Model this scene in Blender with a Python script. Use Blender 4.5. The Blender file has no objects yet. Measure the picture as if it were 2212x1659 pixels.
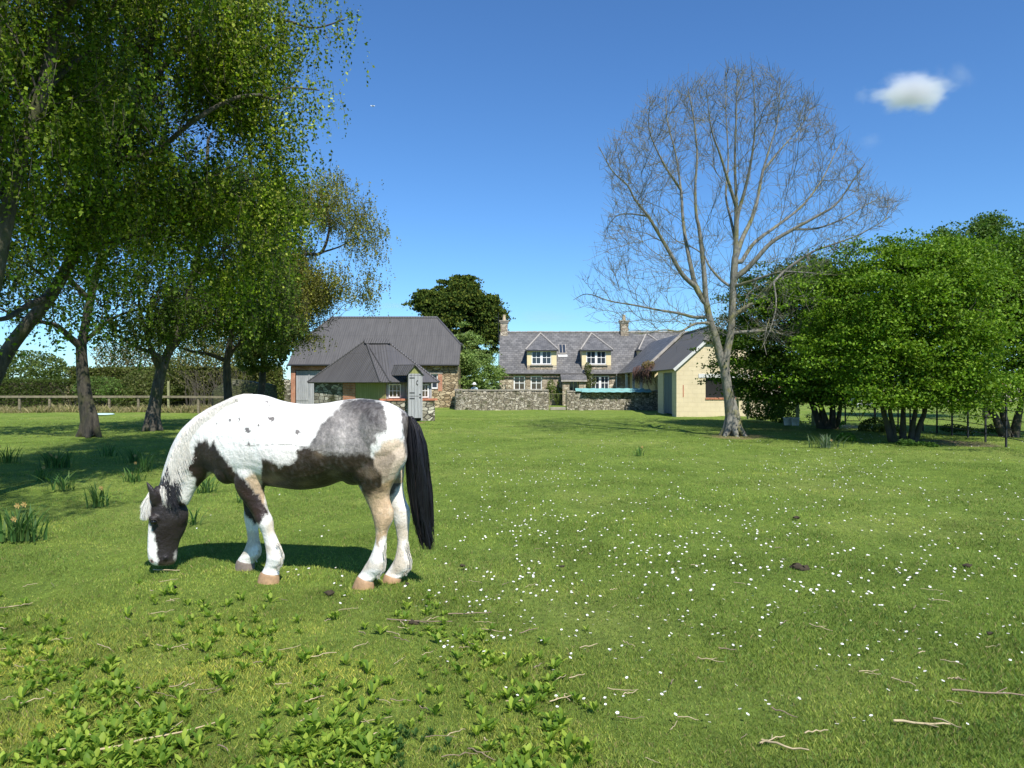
import bpy, bmesh, math, random
import numpy as np
from mathutils import Vector, noise
R = math.radians
random.seed(7)
rng = np.random.default_rng(11)

# ------------------------------------------------------------------ camera, world, sun, exposure
scene = bpy.context.scene
COL = scene.collection
F, CU, CV, CH = 1560.0, 1106.0, 829.5, 1.6      # focal length / centre in reference units, eye height
cam_d = bpy.data.cameras.new("camera")
cam_d.sensor_width = 36.0
cam_d.lens = 36.0 * F / 2212.0
cam_d.clip_start = 0.05
cam_d.clip_end = 5000
cam = bpy.data.objects.new("camera", cam_d)
cam.location = (0, 0, CH)
cam.rotation_euler = (R(90), 0, 0)
COL.objects.link(cam)
scene.camera = cam

SUN_EL, SUN_AZ = 50.0, 157.0                     # azimuth clockwise from +Y
sd = Vector((math.sin(R(SUN_AZ)) * math.cos(R(SUN_EL)), math.cos(R(SUN_AZ)) * math.cos(R(SUN_EL)), math.sin(R(SUN_EL))))
world = bpy.data.worlds.new("World")
scene.world = world
world.use_nodes = True
wn = world.node_tree.nodes
wl = world.node_tree.links
sky = wn.new("ShaderNodeTexSky")
sky.sky_type = 'NISHITA'
sky.sun_disc = False
sky.sun_elevation = R(SUN_EL)
sky.sun_rotation = R(SUN_AZ)
sky.altitude = 50
sky.air_density = 1.0
sky.dust_density = 0.0
sky.ozone_density = 2.0
hsv = wn.new("ShaderNodeMix"); hsv.data_type = 'RGBA'; hsv.blend_type = 'MULTIPLY'; hsv.inputs[0].default_value = 1.0
hsv.inputs[7].default_value = (0.6, 0.97, 1.36, 1)
wl.new(sky.outputs[0], hsv.inputs[6])
wl.new(hsv.outputs[2], wn['Background'].inputs['Color'])
wn['Background'].inputs['Strength'].default_value = 0.092
sun_d = bpy.data.lights.new("sun", 'SUN')
sun_d.energy = 5.0
sun_d.angle = R(0.53)
sun_d.color = (1.0, 0.955, 0.88)
sun = bpy.data.objects.new("sun", sun_d)
sun.rotation_euler = sd.to_track_quat('Z', 'Y').to_euler()
COL.objects.link(sun)
scene.view_settings.view_transform = 'Standard'
scene.view_settings.look = 'None'
scene.view_settings.gamma = 1.0
scene.view_settings.exposure = 0.4
scene.cycles.max_bounces = 8
scene.cycles.diffuse_bounces = 3
scene.cycles.transmission_bounces = 4
scene.cycles.volume_bounces = 2
scene.cycles.sample_clamp_indirect = 6

# ------------------------------------------------------------------ helpers
def W(u, v, y):
    return np.array(((u - CU) / F * y, y, CH - (v - CV) / F * y))
def X(u, y):
    return (u - CU) / F * y
def Z(v, y):
    return CH - (v - CV) / F * y

def tagp(o, label=None, cat=None, group=None, kind=None):
    if label: o['label'] = label
    if cat: o['category'] = cat
    if group: o['group'] = group
    if kind: o['kind'] = kind
    return o
def empty(name, loc, label=None, cat=None, group=None):
    o = bpy.data.objects.new(name, None)
    o.empty_display_size = 0.2
    o.location = loc
    COL.objects.link(o)
    return tagp(o, label, cat, group)

def face_uv(me):
    """UVs in metres: across and up each face's own plane"""
    n = len(me.loops)
    uv = me.uv_layers.new(name="UVMap")
    co = np.empty(len(me.vertices) * 3, np.float32); me.vertices.foreach_get('co', co); co = co.reshape(-1, 3)
    li = np.empty(n, np.int32); me.loops.foreach_get('vertex_index', li)
    nf = len(me.polygons)
    nor = np.empty(nf * 3, np.float32); me.polygons.foreach_get('normal', nor); nor = nor.reshape(-1, 3)
    tot = np.empty(nf, np.int32); me.polygons.foreach_get('loop_total', tot)
    fn = np.repeat(nor, tot, axis=0)
    t = np.stack([-fn[:, 1], fn[:, 0], np.zeros(n)], 1)
    ln = np.linalg.norm(t, axis=1)
    t[ln < 1e-3] = (1, 0, 0); ln[ln < 1e-3] = 1
    t /= ln[:, None]
    b = np.cross(fn, t)
    p = co[li]
    out = np.stack([(p * t).sum(1), (p * b).sum(1)], 1).astype(np.float32)
    uv.data.foreach_set('uv', out.ravel())

def link_mesh(name, me, mat, parent=None, smooth=False):
    o = bpy.data.objects.new(name, me)
    COL.objects.link(o)
    if mat:
        for m in (mat if isinstance(mat, (list, tuple)) else [mat]): me.materials.append(m)
    if parent:
        o.parent = parent
        o.location = -Vector(parent_world(parent))
    if smooth:
        me.polygons.foreach_set('use_smooth', np.ones(len(me.polygons), bool))
    return o
def parent_world(p):
    v = Vector(p.location)
    while p.parent:
        p = p.parent
        v += Vector(p.location)
    return v

def np_mesh(name, verts, faces, mat, parent=None, cols=None, smooth=False, uv=False, matidx=None):
    """verts (N,3) in world coordinates, faces (M,k)"""
    verts = np.asarray(verts, np.float32); faces = np.asarray(faces, np.int32)
    me = bpy.data.meshes.new(name)
    me.vertices.add(len(verts)); me.vertices.foreach_set('co', verts.ravel())
    m, k = faces.shape
    me.loops.add(m * k); me.loops.foreach_set('vertex_index', faces.ravel())
    me.polygons.add(m); me.polygons.foreach_set('loop_start', np.arange(0, m * k, k, dtype=np.int32))
    me.polygons.foreach_set('loop_total', np.full(m, k, np.int32))
    if matidx is not None: me.polygons.foreach_set('material_index', np.asarray(matidx, np.int32))
    me.update(calc_edges=True)
    if cols is not None:
        a = me.color_attributes.new(name='Col', type='FLOAT_COLOR', domain='POINT')
        c = np.ones((len(verts), 4), np.float32); c[:, :3] = cols
        a.data.foreach_set('color', c.ravel())
    if uv: face_uv(me)
    return link_mesh(name, me, mat, parent, smooth)

class MB:
    """collects polygons in world coordinates"""
    def __init__(s): s.v = []; s.f = []
    def poly(s, pts):
        n = len(s.v); s.v += [tuple(map(float, p)) for p in pts]; s.f.append(list(range(n, n + len(pts)))); return s
    def box(s, x0, x1, y0, y1, z0, z1):
        n = len(s.v)
        s.v += [(x0,y0,z0),(x1,y0,z0),(x1,y1,z0),(x0,y1,z0),(x0,y0,z1),(x1,y0,z1),(x1,y1,z1),(x0,y1,z1)]
        s.f += [[n+a for a in q] for q in ((0,3,2,1),(4,5,6,7),(0,1,5,4),(1,2,6,5),(2,3,7,6),(3,0,4,7))]
        return s
    def obox(s, o, ax, x0, x1, d0, d1, z0, z1):
        """box in a frame: origin o (x,y), direction ax (x,y); x along ax, d along the normal to its right-hand back"""
        ax = np.array(ax, float); ax /= np.linalg.norm(ax); nn = np.array((-ax[1], ax[0]))
        def P(a, d, z): q = np.array(o) + ax * a + nn * d; return (q[0], q[1], z)
        n = len(s.v)
        s.v += [P(x0,d0,z0),P(x1,d0,z0),P(x1,d1,z0),P(x0,d1,z0),P(x0,d0,z1),P(x1,d0,z1),P(x1,d1,z1),P(x0,d1,z1)]
        s.f += [[n+a for a in q] for q in ((0,3,2,1),(4,5,6,7),(0,1,5,4),(1,2,6,5),(2,3,7,6),(3,0,4,7))]
        return s
    def slab(s, pts, th):
        """thick slab from a planar polygon (extruded along -normal)"""
        p = [np.array(q, float) for q in pts]
        nrm = np.cross(p[1] - p[0], p[2] - p[0]); nrm /= np.linalg.norm(nrm)
        if nrm[2] < 0: p = p[::-1]; nrm = -nrm
        q = [a - nrm * th for a in p]
        n = len(s.v); k = len(p)
        s.v += [tuple(a) for a in p + q]
        s.f.append([n + i for i in range(k)]); s.f.append([n + k + i for i in range(k)][::-1])
        for i in range(k):
            j = (i + 1) % k
            s.f.append([n + i, n + k + i, n + k + j, n + j])
        return s
    def cyl(s, a, b, r0, r1=None, k=8):
        r1 = r0 if r1 is None else r1
        a = np.array(a, float); b = np.array(b, float); d = b - a; d /= np.linalg.norm(d)
        t = np.cross(d, (0, 0, 1) if abs(d[2]) < .9 else (1, 0, 0)); t /= np.linalg.norm(t); w = np.cross(d, t)
        n = len(s.v)
        for c, r in ((a, r0), (b, r1)):
            for i in range(k):
                an = 2 * math.pi * i / k
                s.v.append(tuple(c + r * (t * math.cos(an) + w * math.sin(an))))
        for i in range(k):
            j = (i + 1) % k
            s.f.append([n + i, n + j, n + k + j, n + k + i])
        s.f.append([n + i for i in range(k)][::-1]); s.f.append([n + k + i for i in range(k)])
        return s
    def build(s, name, mat, parent=None, smooth=False, bevel=0):
        me = bpy.data.meshes.new(name)
        me.from_pydata(s.v, [], s.f); me.update()
        bm = bmesh.new(); bm.from_mesh(me)
        bmesh.ops.recalc_face_normals(bm, faces=bm.faces)
        if bevel:
            bmesh.ops.bevel(bm, geom=bm.edges[:], offset=bevel, segments=1, affect='EDGES')
        bm.to_mesh(me); bm.free()
        face_uv(me)
        return link_mesh(name, me, mat, parent, smooth)

def tubes(polys, k=6):
    """list of (pts(n,3), radii(n)) -> verts, quad faces"""
    VV = []; FF = []; off = 0
    ang = np.arange(k) * 2 * np.pi / k
    ca, sa = np.cos(ang), np.sin(ang)
    for pts, rad in polys:
        pts = np.asarray(pts, float); n = len(pts)
        if n < 2: continue
        t = np.gradient(pts, axis=0); t /= np.linalg.norm(t, axis=1)[:, None] + 1e-9
        ref = np.array((0.3, 0.9, 0.1)) if abs(t[:, 2]).mean() > .6 else np.array((0., 0, 1))
        a = np.cross(t, ref); a /= np.linalg.norm(a, axis=1)[:, None] + 1e-9
        b = np.cross(t, a)
        ring = pts[:, None] + np.asarray(rad)[:, None, None] * (a[:, None] * ca[None, :, None] + b[:, None] * sa[None, :, None])
        VV.append(ring.reshape(-1, 3))
        i = np.arange(n - 1)[:, None] * k; j = np.arange(k)[None]; j2 = (j + 1) % k
        f = np.stack([i + j, i + j2, i + k + j2, i + k + j], -1).reshape(-1, 4) + off
        FF.append(f); off += n * k
    return np.concatenate(VV), np.concatenate(FF)

# ------------------------------------------------------------------ materials
def newmat(name):
    m = bpy.data.materials.new(name); m.use_nodes = True
    nt = m.node_tree; return m, nt.nodes, nt.links, nt.nodes['Principled BSDF']
def N(nodes, t, **kw):
    n = nodes.new(t)
    for k, v in kw.items():
        if k in n.inputs: n.inputs[k].default_value = v
        else: setattr(n, k, v)
    return n
def ramp(nodes, stops, interp='LINEAR'):
    r = nodes.new('ShaderNodeValToRGB'); r.color_ramp.interpolation = interp
    e = r.color_ramp.elements
    while len(e) > 1: e.remove(e[-1])
    e[0].position = stops[0][0]; e[0].color = (*stops[0][1], 1)
    for p, c in stops[1:]:
        q = e.new(p); q.color = (*c, 1)
    return r
def mixc(nodes, links, fac, a, b, mode='MIX'):
    m = nodes.new('ShaderNodeMix'); m.data_type = 'RGBA'; m.blend_type = mode
    for s, v in ((m.inputs[0], fac), (m.inputs[6], a), (m.inputs[7], b)):
        if isinstance(v, (int, float)): s.default_value = v
        elif isinstance(v, tuple): s.default_value = (*v, 1)
        else: links.new(v, s)
    return m.outputs[2]
def bump(nodes, links, h, bs, dist=0.02, strength=0.6):
    b = nodes.new('ShaderNodeBump'); b.inputs['Distance'].default_value = dist; b.inputs['Strength'].default_value = strength
    links.new(h, b.inputs['Height']); links.new(b.outputs[0], bs.inputs['Normal'])

def mat_plain(name, col, rough=0.7, var=0.15, scale=3.0, coord='Object', metal=0.0, bmp=0.0, streak=False):
    m, n, l, bs = newmat(name)
    tc = N(n, 'ShaderNodeTexCoord')
    mp = N(n, 'ShaderNodeMapping'); l.new(tc.outputs[coord], mp.inputs[0])
    if streak: mp.inputs['Scale'].default_value = (6, 6, .5)
    ns = N(n, 'ShaderNodeTexNoise', Scale=scale, Detail=6.0, Roughness=.65); l.new(mp.outputs[0], ns.inputs[0])
    c0 = tuple(c * (1 - var) for c in col); c1 = tuple(min(1, c * (1 + var)) for c in col)
    rp = ramp(n, [(.3, c0), (.7, c1)]); l.new(ns.outputs[0], rp.inputs[0]); l.new(rp.outputs[0], bs.inputs['Base Color'])
    bs.inputs['Roughness'].default_value = rough; bs.inputs['Metallic'].default_value = metal
    if bmp: bump(n, l, ns.outputs[0], bs, bmp, .7)
    return m

def mat_rubble(name, c_dark, c_mid, c_light, su=3.0, sv=6.5, mortar=(.12, .1, .08), moss=0.0):
    m, n, l, bs = newmat(name)
    tc = N(n, 'ShaderNodeTexCoord')
    ns0 = N(n, 'ShaderNodeTexNoise', Scale=2.2, Detail=3.0); l.new(tc.outputs['UV'], ns0.inputs[0])
    w = mixc(n, l, .12, tc.outputs['UV'], ns0.outputs['Color'], 'ADD')
    mp = N(n, 'ShaderNodeMapping'); mp.inputs['Scale'].default_value = (su, sv, 1); l.new(w, mp.inputs[0])
    vo = N(n, 'ShaderNodeTexVoronoi', Scale=1.0, Randomness=.85); vo.voronoi_dimensions = '2D'; l.new(mp.outputs[0], vo.inputs[0])
    ve = N(n, 'ShaderNodeTexVoronoi', Scale=1.0, Randomness=.85); ve.voronoi_dimensions = '2D'; ve.feature = 'DISTANCE_TO_EDGE'; l.new(mp.outputs[0], ve.inputs[0])
    sep = N(n, 'ShaderNodeSeparateColor'); l.new(vo.outputs['Color'], sep.inputs[0])
    rp = ramp(n, [(0, c_dark), (.45, c_mid), (.85, c_light), (1, tuple(min(1, c * 1.35) for c in c_light))]); l.new(sep.outputs[0], rp.inputs[0])
    big = N(n, 'ShaderNodeTexNoise', Scale=14.0, Detail=5.0, Roughness=.7); l.new(tc.outputs['UV'], big.inputs[0])
    rb = ramp(n, [(.3, (.55, .55, .55)), (.65, (1.2, 1.2, 1.2))]); l.new(big.outputs[0], rb.inputs[0])
    c = mixc(n, l, 1.0, rp.outputs[0], rb.outputs[0], 'MULTIPLY')
    lich = N(n, 'ShaderNodeTexNoise', Scale=5.0, Detail=4.0); l.new(tc.outputs['UV'], lich.inputs[0])
    rl = ramp(n, [(.6, (0, 0, 0)), (.7, (1, 1, 1))]); l.new(lich.outputs[0], rl.inputs[0])
    c = mixc(n, l, rl.outputs[0], c, tuple(min(.75, x * 1.5) for x in c_light))
    if moss:
        mn = N(n, 'ShaderNodeTexNoise', Scale=1.3, Detail=6.0); l.new(tc.outputs['UV'], mn.inputs[0])
        rm = ramp(n, [(.6 - moss, (0, 0, 0)), (.75 - moss, (1, 1, 1))]); l.new(mn.outputs[0], rm.inputs[0])
        c = mixc(n, l, rm.outputs[0], c, (.07, .075, .025))
    re = ramp(n, [(0.02, (0, 0, 0)), (.1, (1, 1, 1))]); l.new(ve.outputs['Distance'], re.inputs[0])
    c = mixc(n, l, re.outputs[0], mortar, c)
    l.new(c, bs.inputs['Base Color']); bs.inputs['Roughness'].default_value = .9
    bump(n, l, re.outputs[0], bs, .05, .8)
    return m

def mat_brick(name, c1, c2, mortar, w=.23, h=.075, ms=.01, rough=.85, bm=.01, uvscale=1.0, extra=None, soft=False):
    m, n, l, bs = newmat(name)
    tc = N(n, 'ShaderNodeTexCoord')
    bt = N(n, 'ShaderNodeTexBrick', Scale=1.0); l.new(tc.outputs['UV'], bt.inputs[0])
    bt.inputs['Color1'].default_value = (*c1, 1); bt.inputs['Color2'].default_value = (*c2, 1); bt.inputs['Mortar'].default_value = (*mortar, 1)
    bt.inputs['Brick Width'].default_value = w; bt.inputs['Row Height'].default_value = h; bt.inputs['Mortar Size'].default_value = ms
    bt.inputs['Mortar Smooth'].default_value = .3
    ns = N(n, 'ShaderNodeTexNoise', Scale=1.7, Detail=8.0, Roughness=.7); l.new(tc.outputs['UV'], ns.inputs[0])
    rb = ramp(n, [(.3, (.9, .9, .88) if soft else (.6, .6, .6)), (.65, (1.06, 1.06, 1.05) if soft else (1.25, 1.22, 1.2))]); l.new(ns.outputs[0], rb.inputs[0])
    c = mixc(n, l, 1.0, bt.outputs[0], rb.outputs[0], 'MULTIPLY')
    if extra:
        n2 = N(n, 'ShaderNodeTexNoise', Scale=3.5, Detail=8.0, Roughness=.75); l.new(tc.outputs['UV'], n2.inputs[0])
        r2 = ramp(n, [(.55, (0, 0, 0)), (.68, (.8, .8, .8))]); l.new(n2.outputs[0], r2.inputs[0])
        c = mixc(n, l, r2.outputs[0], c, extra)
    l.new(c, bs.inputs['Base Color']); bs.inputs['Roughness'].default_value = rough
    iv = N(n, 'ShaderNodeInvert'); l.new(bt.outputs['Fac'], iv.inputs['Color'])
    bump(n, l, iv.outputs[0], bs, bm, .7)
    return m

def mat_corr(name, col, pitch=.15, rough=.55, rust=None, strength=.9):
    m, n, l, bs = newmat(name)
    tc = N(n, 'ShaderNodeTexCoord')
    sp = N(n, 'ShaderNodeSeparateXYZ'); l.new(tc.outputs['UV'], sp.inputs[0])
    mu = N(n, 'ShaderNodeMath', operation='MULTIPLY'); l.new(sp.outputs[0], mu.inputs[0]); mu.inputs[1].default_value = 2 * math.pi / pitch
    si = N(n, 'ShaderNodeMath', operation='SINE'); l.new(mu.outputs[0], si.inputs[0])
    mp = N(n, 'ShaderNodeMapping'); mp.inputs['Scale'].default_value = (2.2, .35, 1); l.new(tc.outputs['UV'], mp.inputs[0])
    ns = N(n, 'ShaderNodeTexNoise', Scale=1.6, Detail=8.0, Roughness=.65); l.new(mp.outputs[0], ns.inputs[0])
    rb = ramp(n, [(.3, tuple(c * .82 for c in col)), (.7, tuple(c * 1.2 for c in col))]); l.new(ns.outputs[0], rb.inputs[0])
    c = rb.outputs[0]
    # sheet joints
    wv = N(n, 'ShaderNodeTexBrick', Scale=1.0); l.new(tc.outputs['UV'], wv.inputs[0])
    wv.inputs['Brick Width'].default_value = .76; wv.inputs['Row Height'].default_value = 2.4; wv.inputs['Mortar Size'].default_value = .012; wv.offset = 0
    rj = ramp(n, [(0, (1, 1, 1)), (1, (.72, .72, .72))]); l.new(wv.outputs['Fac'], rj.inputs[0])
    c = mixc(n, l, 1.0, c, rj.outputs[0], 'MULTIPLY')
    if rust:
        n2 = N(n, 'ShaderNodeTexNoise', Scale=6.0, Detail=8.0, Roughness=.8); l.new(tc.outputs['UV'], n2.inputs[0])
        r2 = ramp(n, [(.58, (0, 0, 0)), (.72, (.7, .7, .7))]); l.new(n2.outputs[0], r2.inputs[0])
        c = mixc(n, l, r2.outputs[0], c, rust)
    l.new(c, bs.inputs['Base Color']); bs.inputs['Roughness'].default_value = rough
    bump(n, l, si.outputs[0], bs, .02, strength)
    return m

def mat_boards(name, c1, c2, w=.14, rough=.8, green=None):
    m, n, l, bs = newmat(name)
    tc = N(n, 'ShaderNodeTexCoord')
    bt = N(n, 'ShaderNodeTexBrick', Scale=1.0); bt.offset = 0; l.new(tc.outputs['UV'], bt.inputs[0])
    bt.inputs['Color1'].default_value = (*c1, 1); bt.inputs['Color2'].default_value = (*c2, 1); bt.inputs['Mortar'].default_value = (*(x * .3 for x in c1), 1)
    bt.inputs['Brick Width'].default_value = w; bt.inputs['Row Height'].default_value = 40; bt.inputs['Mortar Size'].default_value = .006
    mp = N(n, 'ShaderNodeMapping'); mp.inputs['Scale'].default_value = (16, .9, 1); l.new(tc.outputs['UV'], mp.inputs[0])
    ns = N(n, 'ShaderNodeTexNoise', Scale=1.6, Detail=8.0, Roughness=.7); l.new(mp.outputs[0], ns.inputs[0])
    rb = ramp(n, [(.3, (.62, .62, .62)), (.7, (1.3, 1.28, 1.25))]); l.new(ns.outputs[0], rb.inputs[0])
    c = mixc(n, l, 1.0, bt.outputs[0], rb.outputs[0], 'MULTIPLY')
    if green:
        n2 = N(n, 'ShaderNodeTexNoise', Scale=1.2, Detail=5.0); l.new(tc.outputs['UV'], n2.inputs[0])
        r2 = ramp(n, [(.35, (0, 0, 0)), (.65, (.9, .9, .9))]); l.new(n2.outputs[0], r2.inputs[0])
        c = mixc(n, l, r2.outputs[0], c, green)
    l.new(c, bs.inputs['Base Color']); bs.inputs['Roughness'].default_value = rough
    iv = N(n, 'ShaderNodeInvert'); l.new(bt.outputs['Fac'], iv.inputs['Color']); bump(n, l, iv.outputs[0], bs, .01, .6)
    return m

def mat_leaf(name, transl=.35, rough=.55, gain=1.0, spec=.18):
    m, n, l, bs = newmat(name)
    at = N(n, 'ShaderNodeAttribute', attribute_name='Col')
    l.new(at.outputs['Color'], bs.inputs['Base Color']); bs.inputs['Roughness'].default_value = rough
    bs.inputs['Specular IOR Level'].default_value = spec
    tr = N(n, 'ShaderNodeBsdfTranslucent')
    c = mixc(n, l, 1.0, at.outputs['Color'], (1.25 * gain, 1.35 * gain, .55 * gain), 'MULTIPLY'); l.new(c, tr.inputs[0])
    mx = N(n, 'ShaderNodeMixShader'); mx.inputs[0].default_value = transl
    l.new(bs.outputs[0], mx.inputs[1]); l.new(tr.outputs[0], mx.inputs[2]); l.new(mx.outputs[0], n['Material Output'].inputs[0])
    return m

def mat_bark(name, c1, c2, moss=None, scale=9.0):
    m, n, l, bs = newmat(name)
    tc = N(n, 'ShaderNodeTexCoord'); mp = N(n, 'ShaderNodeMapping'); mp.inputs['Scale'].default_value = (1, 1, .3); l.new(tc.outputs['Object'], mp.inputs[0])
    ns = N(n, 'ShaderNodeTexNoise', Scale=scale, Detail=8.0, Roughness=.75); l.new(mp.outputs[0], ns.inputs[0])
    rp = ramp(n, [(.35, c1), (.62, c2)]); l.new(ns.outputs[0], rp.inputs[0]); c = rp.outputs[0]
    if moss:
        n2 = N(n, 'ShaderNodeTexNoise', Scale=2.3, Detail=6.0, Roughness=.6); l.new(tc.outputs['Object'], n2.inputs[0])
        r2 = ramp(n, [(.5, (0, 0, 0)), (.62, (.85, .85, .85))]); l.new(n2.outputs[0], r2.inputs[0])
        c = mixc(n, l, r2.outputs[0], c, moss)
    l.new(c, bs.inputs['Base Color']); bs.inputs['Roughness'].default_value = .9
    bump(n, l, ns.outputs[0], bs, .03, .9)
    return m

def mat_glass(name, col=(.03, .035, .04)):
    m, n, l, bs = newmat(name)
    bs.inputs['Base Color'].default_value = (*col, 1); bs.inputs['Roughness'].default_value = .06
    bs.inputs['Specular IOR Level'].default_value = .6
    return m

M = {}
M['barn_stone'] = mat_rubble('barn_stone', (.16, .115, .06), (.34, .25, .14), (.46, .37, .23), 2.6, 6.0, (.1, .08, .05))
M['house_stone'] = mat_rubble('house_stone', (.25, .2, .14), (.37, .3, .215), (.47, .41, .31), 2.6, 5.5, (.3, .25, .18))
M['grey_stone'] = mat_rubble('garden_wall_stone', (.16, .14, .1), (.29, .25, .18), (.45, .41, .33), 4.6, 10.5, (.05, .045, .035), .06)
M['mossy_stone'] = mat_rubble('mossy_stone', (.1, .09, .06), (.26, .24, .18), (.42, .4, .32), 3.2, 6.5, (.045, .04, .03), .1)
M['shaded_mossy_stone'] = mat_rubble('shade_darkened_stone', (.05, .045, .03), (.12, .11, .08), (.2, .19, .15), 3.2, 6.5, (.03, .025, .02), .3)  # mossy stone again, with the trees' shade darkened into its colours
M['pale_stone'] = mat_rubble('pale_field_stone', (.2, .17, .12), (.34, .3, .22), (.46, .42, .34), 3.0, 5.0, (.1, .09, .07))
M['brick'] = mat_brick('red_brick', (.42, .15, .07), (.5, .22, .12), (.38, .33, .27))
M['slate'] = mat_brick('slate_tiles', (.1, .1, .1), (.17, .168, .165), (.045, .045, .047), .32, .24, .012, .6, .012, extra=(.2, .19, .165))
M['corr_dark'] = mat_corr('dark_painted_corrugated_iron', (.088, .083, .078), .16, strength=.25)
M['corr_grey'] = mat_corr('grey_painted_corrugated_iron', (.085, .082, .085), .12, rust=(.14, .14, .135), strength=.4)
M['felt'] = mat_corr('grey_sheet_roofing', (.12, .11, .098), .3, .8, strength=.4)
M['grey_boards'] = mat_boards('weathered_grey_boards', (.3, .315, .33), (.38, .39, .4))
M['green_boards'] = mat_boards('algae_green_boards', (.27, .28, .12), (.33, .33, .15), green=(.22, .24, .07))
M['blue_boards'] = mat_boards('faded_blue_door_boards', (.11, .15, .17), (.15, .19, .2))
M['cream'] = mat_brick('cream_painted_blockwork', (.62, .525, .345), (.64, .545, .36), (.55, .465, .3), .45, .225, .008, .85, .004, soft=True)
M['cream_render'] = mat_plain('cream_render', (.7, .59, .35), .9, .08, 4)
M['white'] = mat_plain('white_paint', (.8, .8, .78), .5, .05, 5)
M['white_shade'] = mat_plain('dull_white_paint', (.6, .6, .57), .7, .12, 5)
M['black_gutter'] = mat_plain('black_gutter', (.02, .02, .022), .5)
M['dark_timber'] = mat_plain('dark_timber', (.07, .05, .035), .9, .3, 5)
M['iron'] = mat_plain('black_iron', (.012, .013, .015), .6, .2, 8)
M['glass'] = mat_glass('window_glass', (.035, .045, .06))
M['glass_warm'] = mat_glass('window_glass_with_curtain_behind', (.07, .055, .04))
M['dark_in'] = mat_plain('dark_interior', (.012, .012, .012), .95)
M['pot'] = mat_plain('clay_chimney_pot', (.5, .4, .26), .85, .2, 8)
M['stonecap'] = mat_plain('stone_coping', (.3, .27, .22), .9, .3, 6, bmp=.01)
M['lead'] = mat_plain('pale_roof_coping', (.36, .33, .29), .85, .25, 6)
M['teal'] = mat_plain('faded_turquoise_sheet', (.2, .42, .38), .6, .18, 3)
M['tilecap'] = mat_plain('red_clay_coping_tile', (.42, .16, .09), .8, .3, 7, bmp=.01)
M['fence_wood'] = mat_plain('weathered_fence_wood', (.2, .17, .11), .9, .35, 6, bmp=.01)
M['fence_pale'] = mat_plain('lichen_fence_wood', (.27, .27, .13), .9, .3, 6, bmp=.01)
M['leaf'] = mat_leaf('leaf', .4)
M['leaf_dense'] = mat_leaf('leaf_dense', .3)
M['grass_blade'] = mat_leaf('grass_blade', .3, .8, spec=.05)
M['conifer'] = mat_leaf('conifer_spray', .15, .8, spec=.05)
M['bark_birch'] = mat_bark('birch_bark', (.025, .02, .016), (.12, .105, .08), (.06, .065, .02))
M['bark_dark'] = mat_bark('dark_bark', (.02, .017, .013), (.075, .065, .045), (.05, .05, .018))
M['bark_ash'] = mat_bark('ash_bark', (.1, .095, .08), (.25, .24, .2), (.19, .18, .06))
M['soil'] = mat_plain('soil', (.14, .095, .06), .95, .4, 9, bmp=.03)

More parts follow.
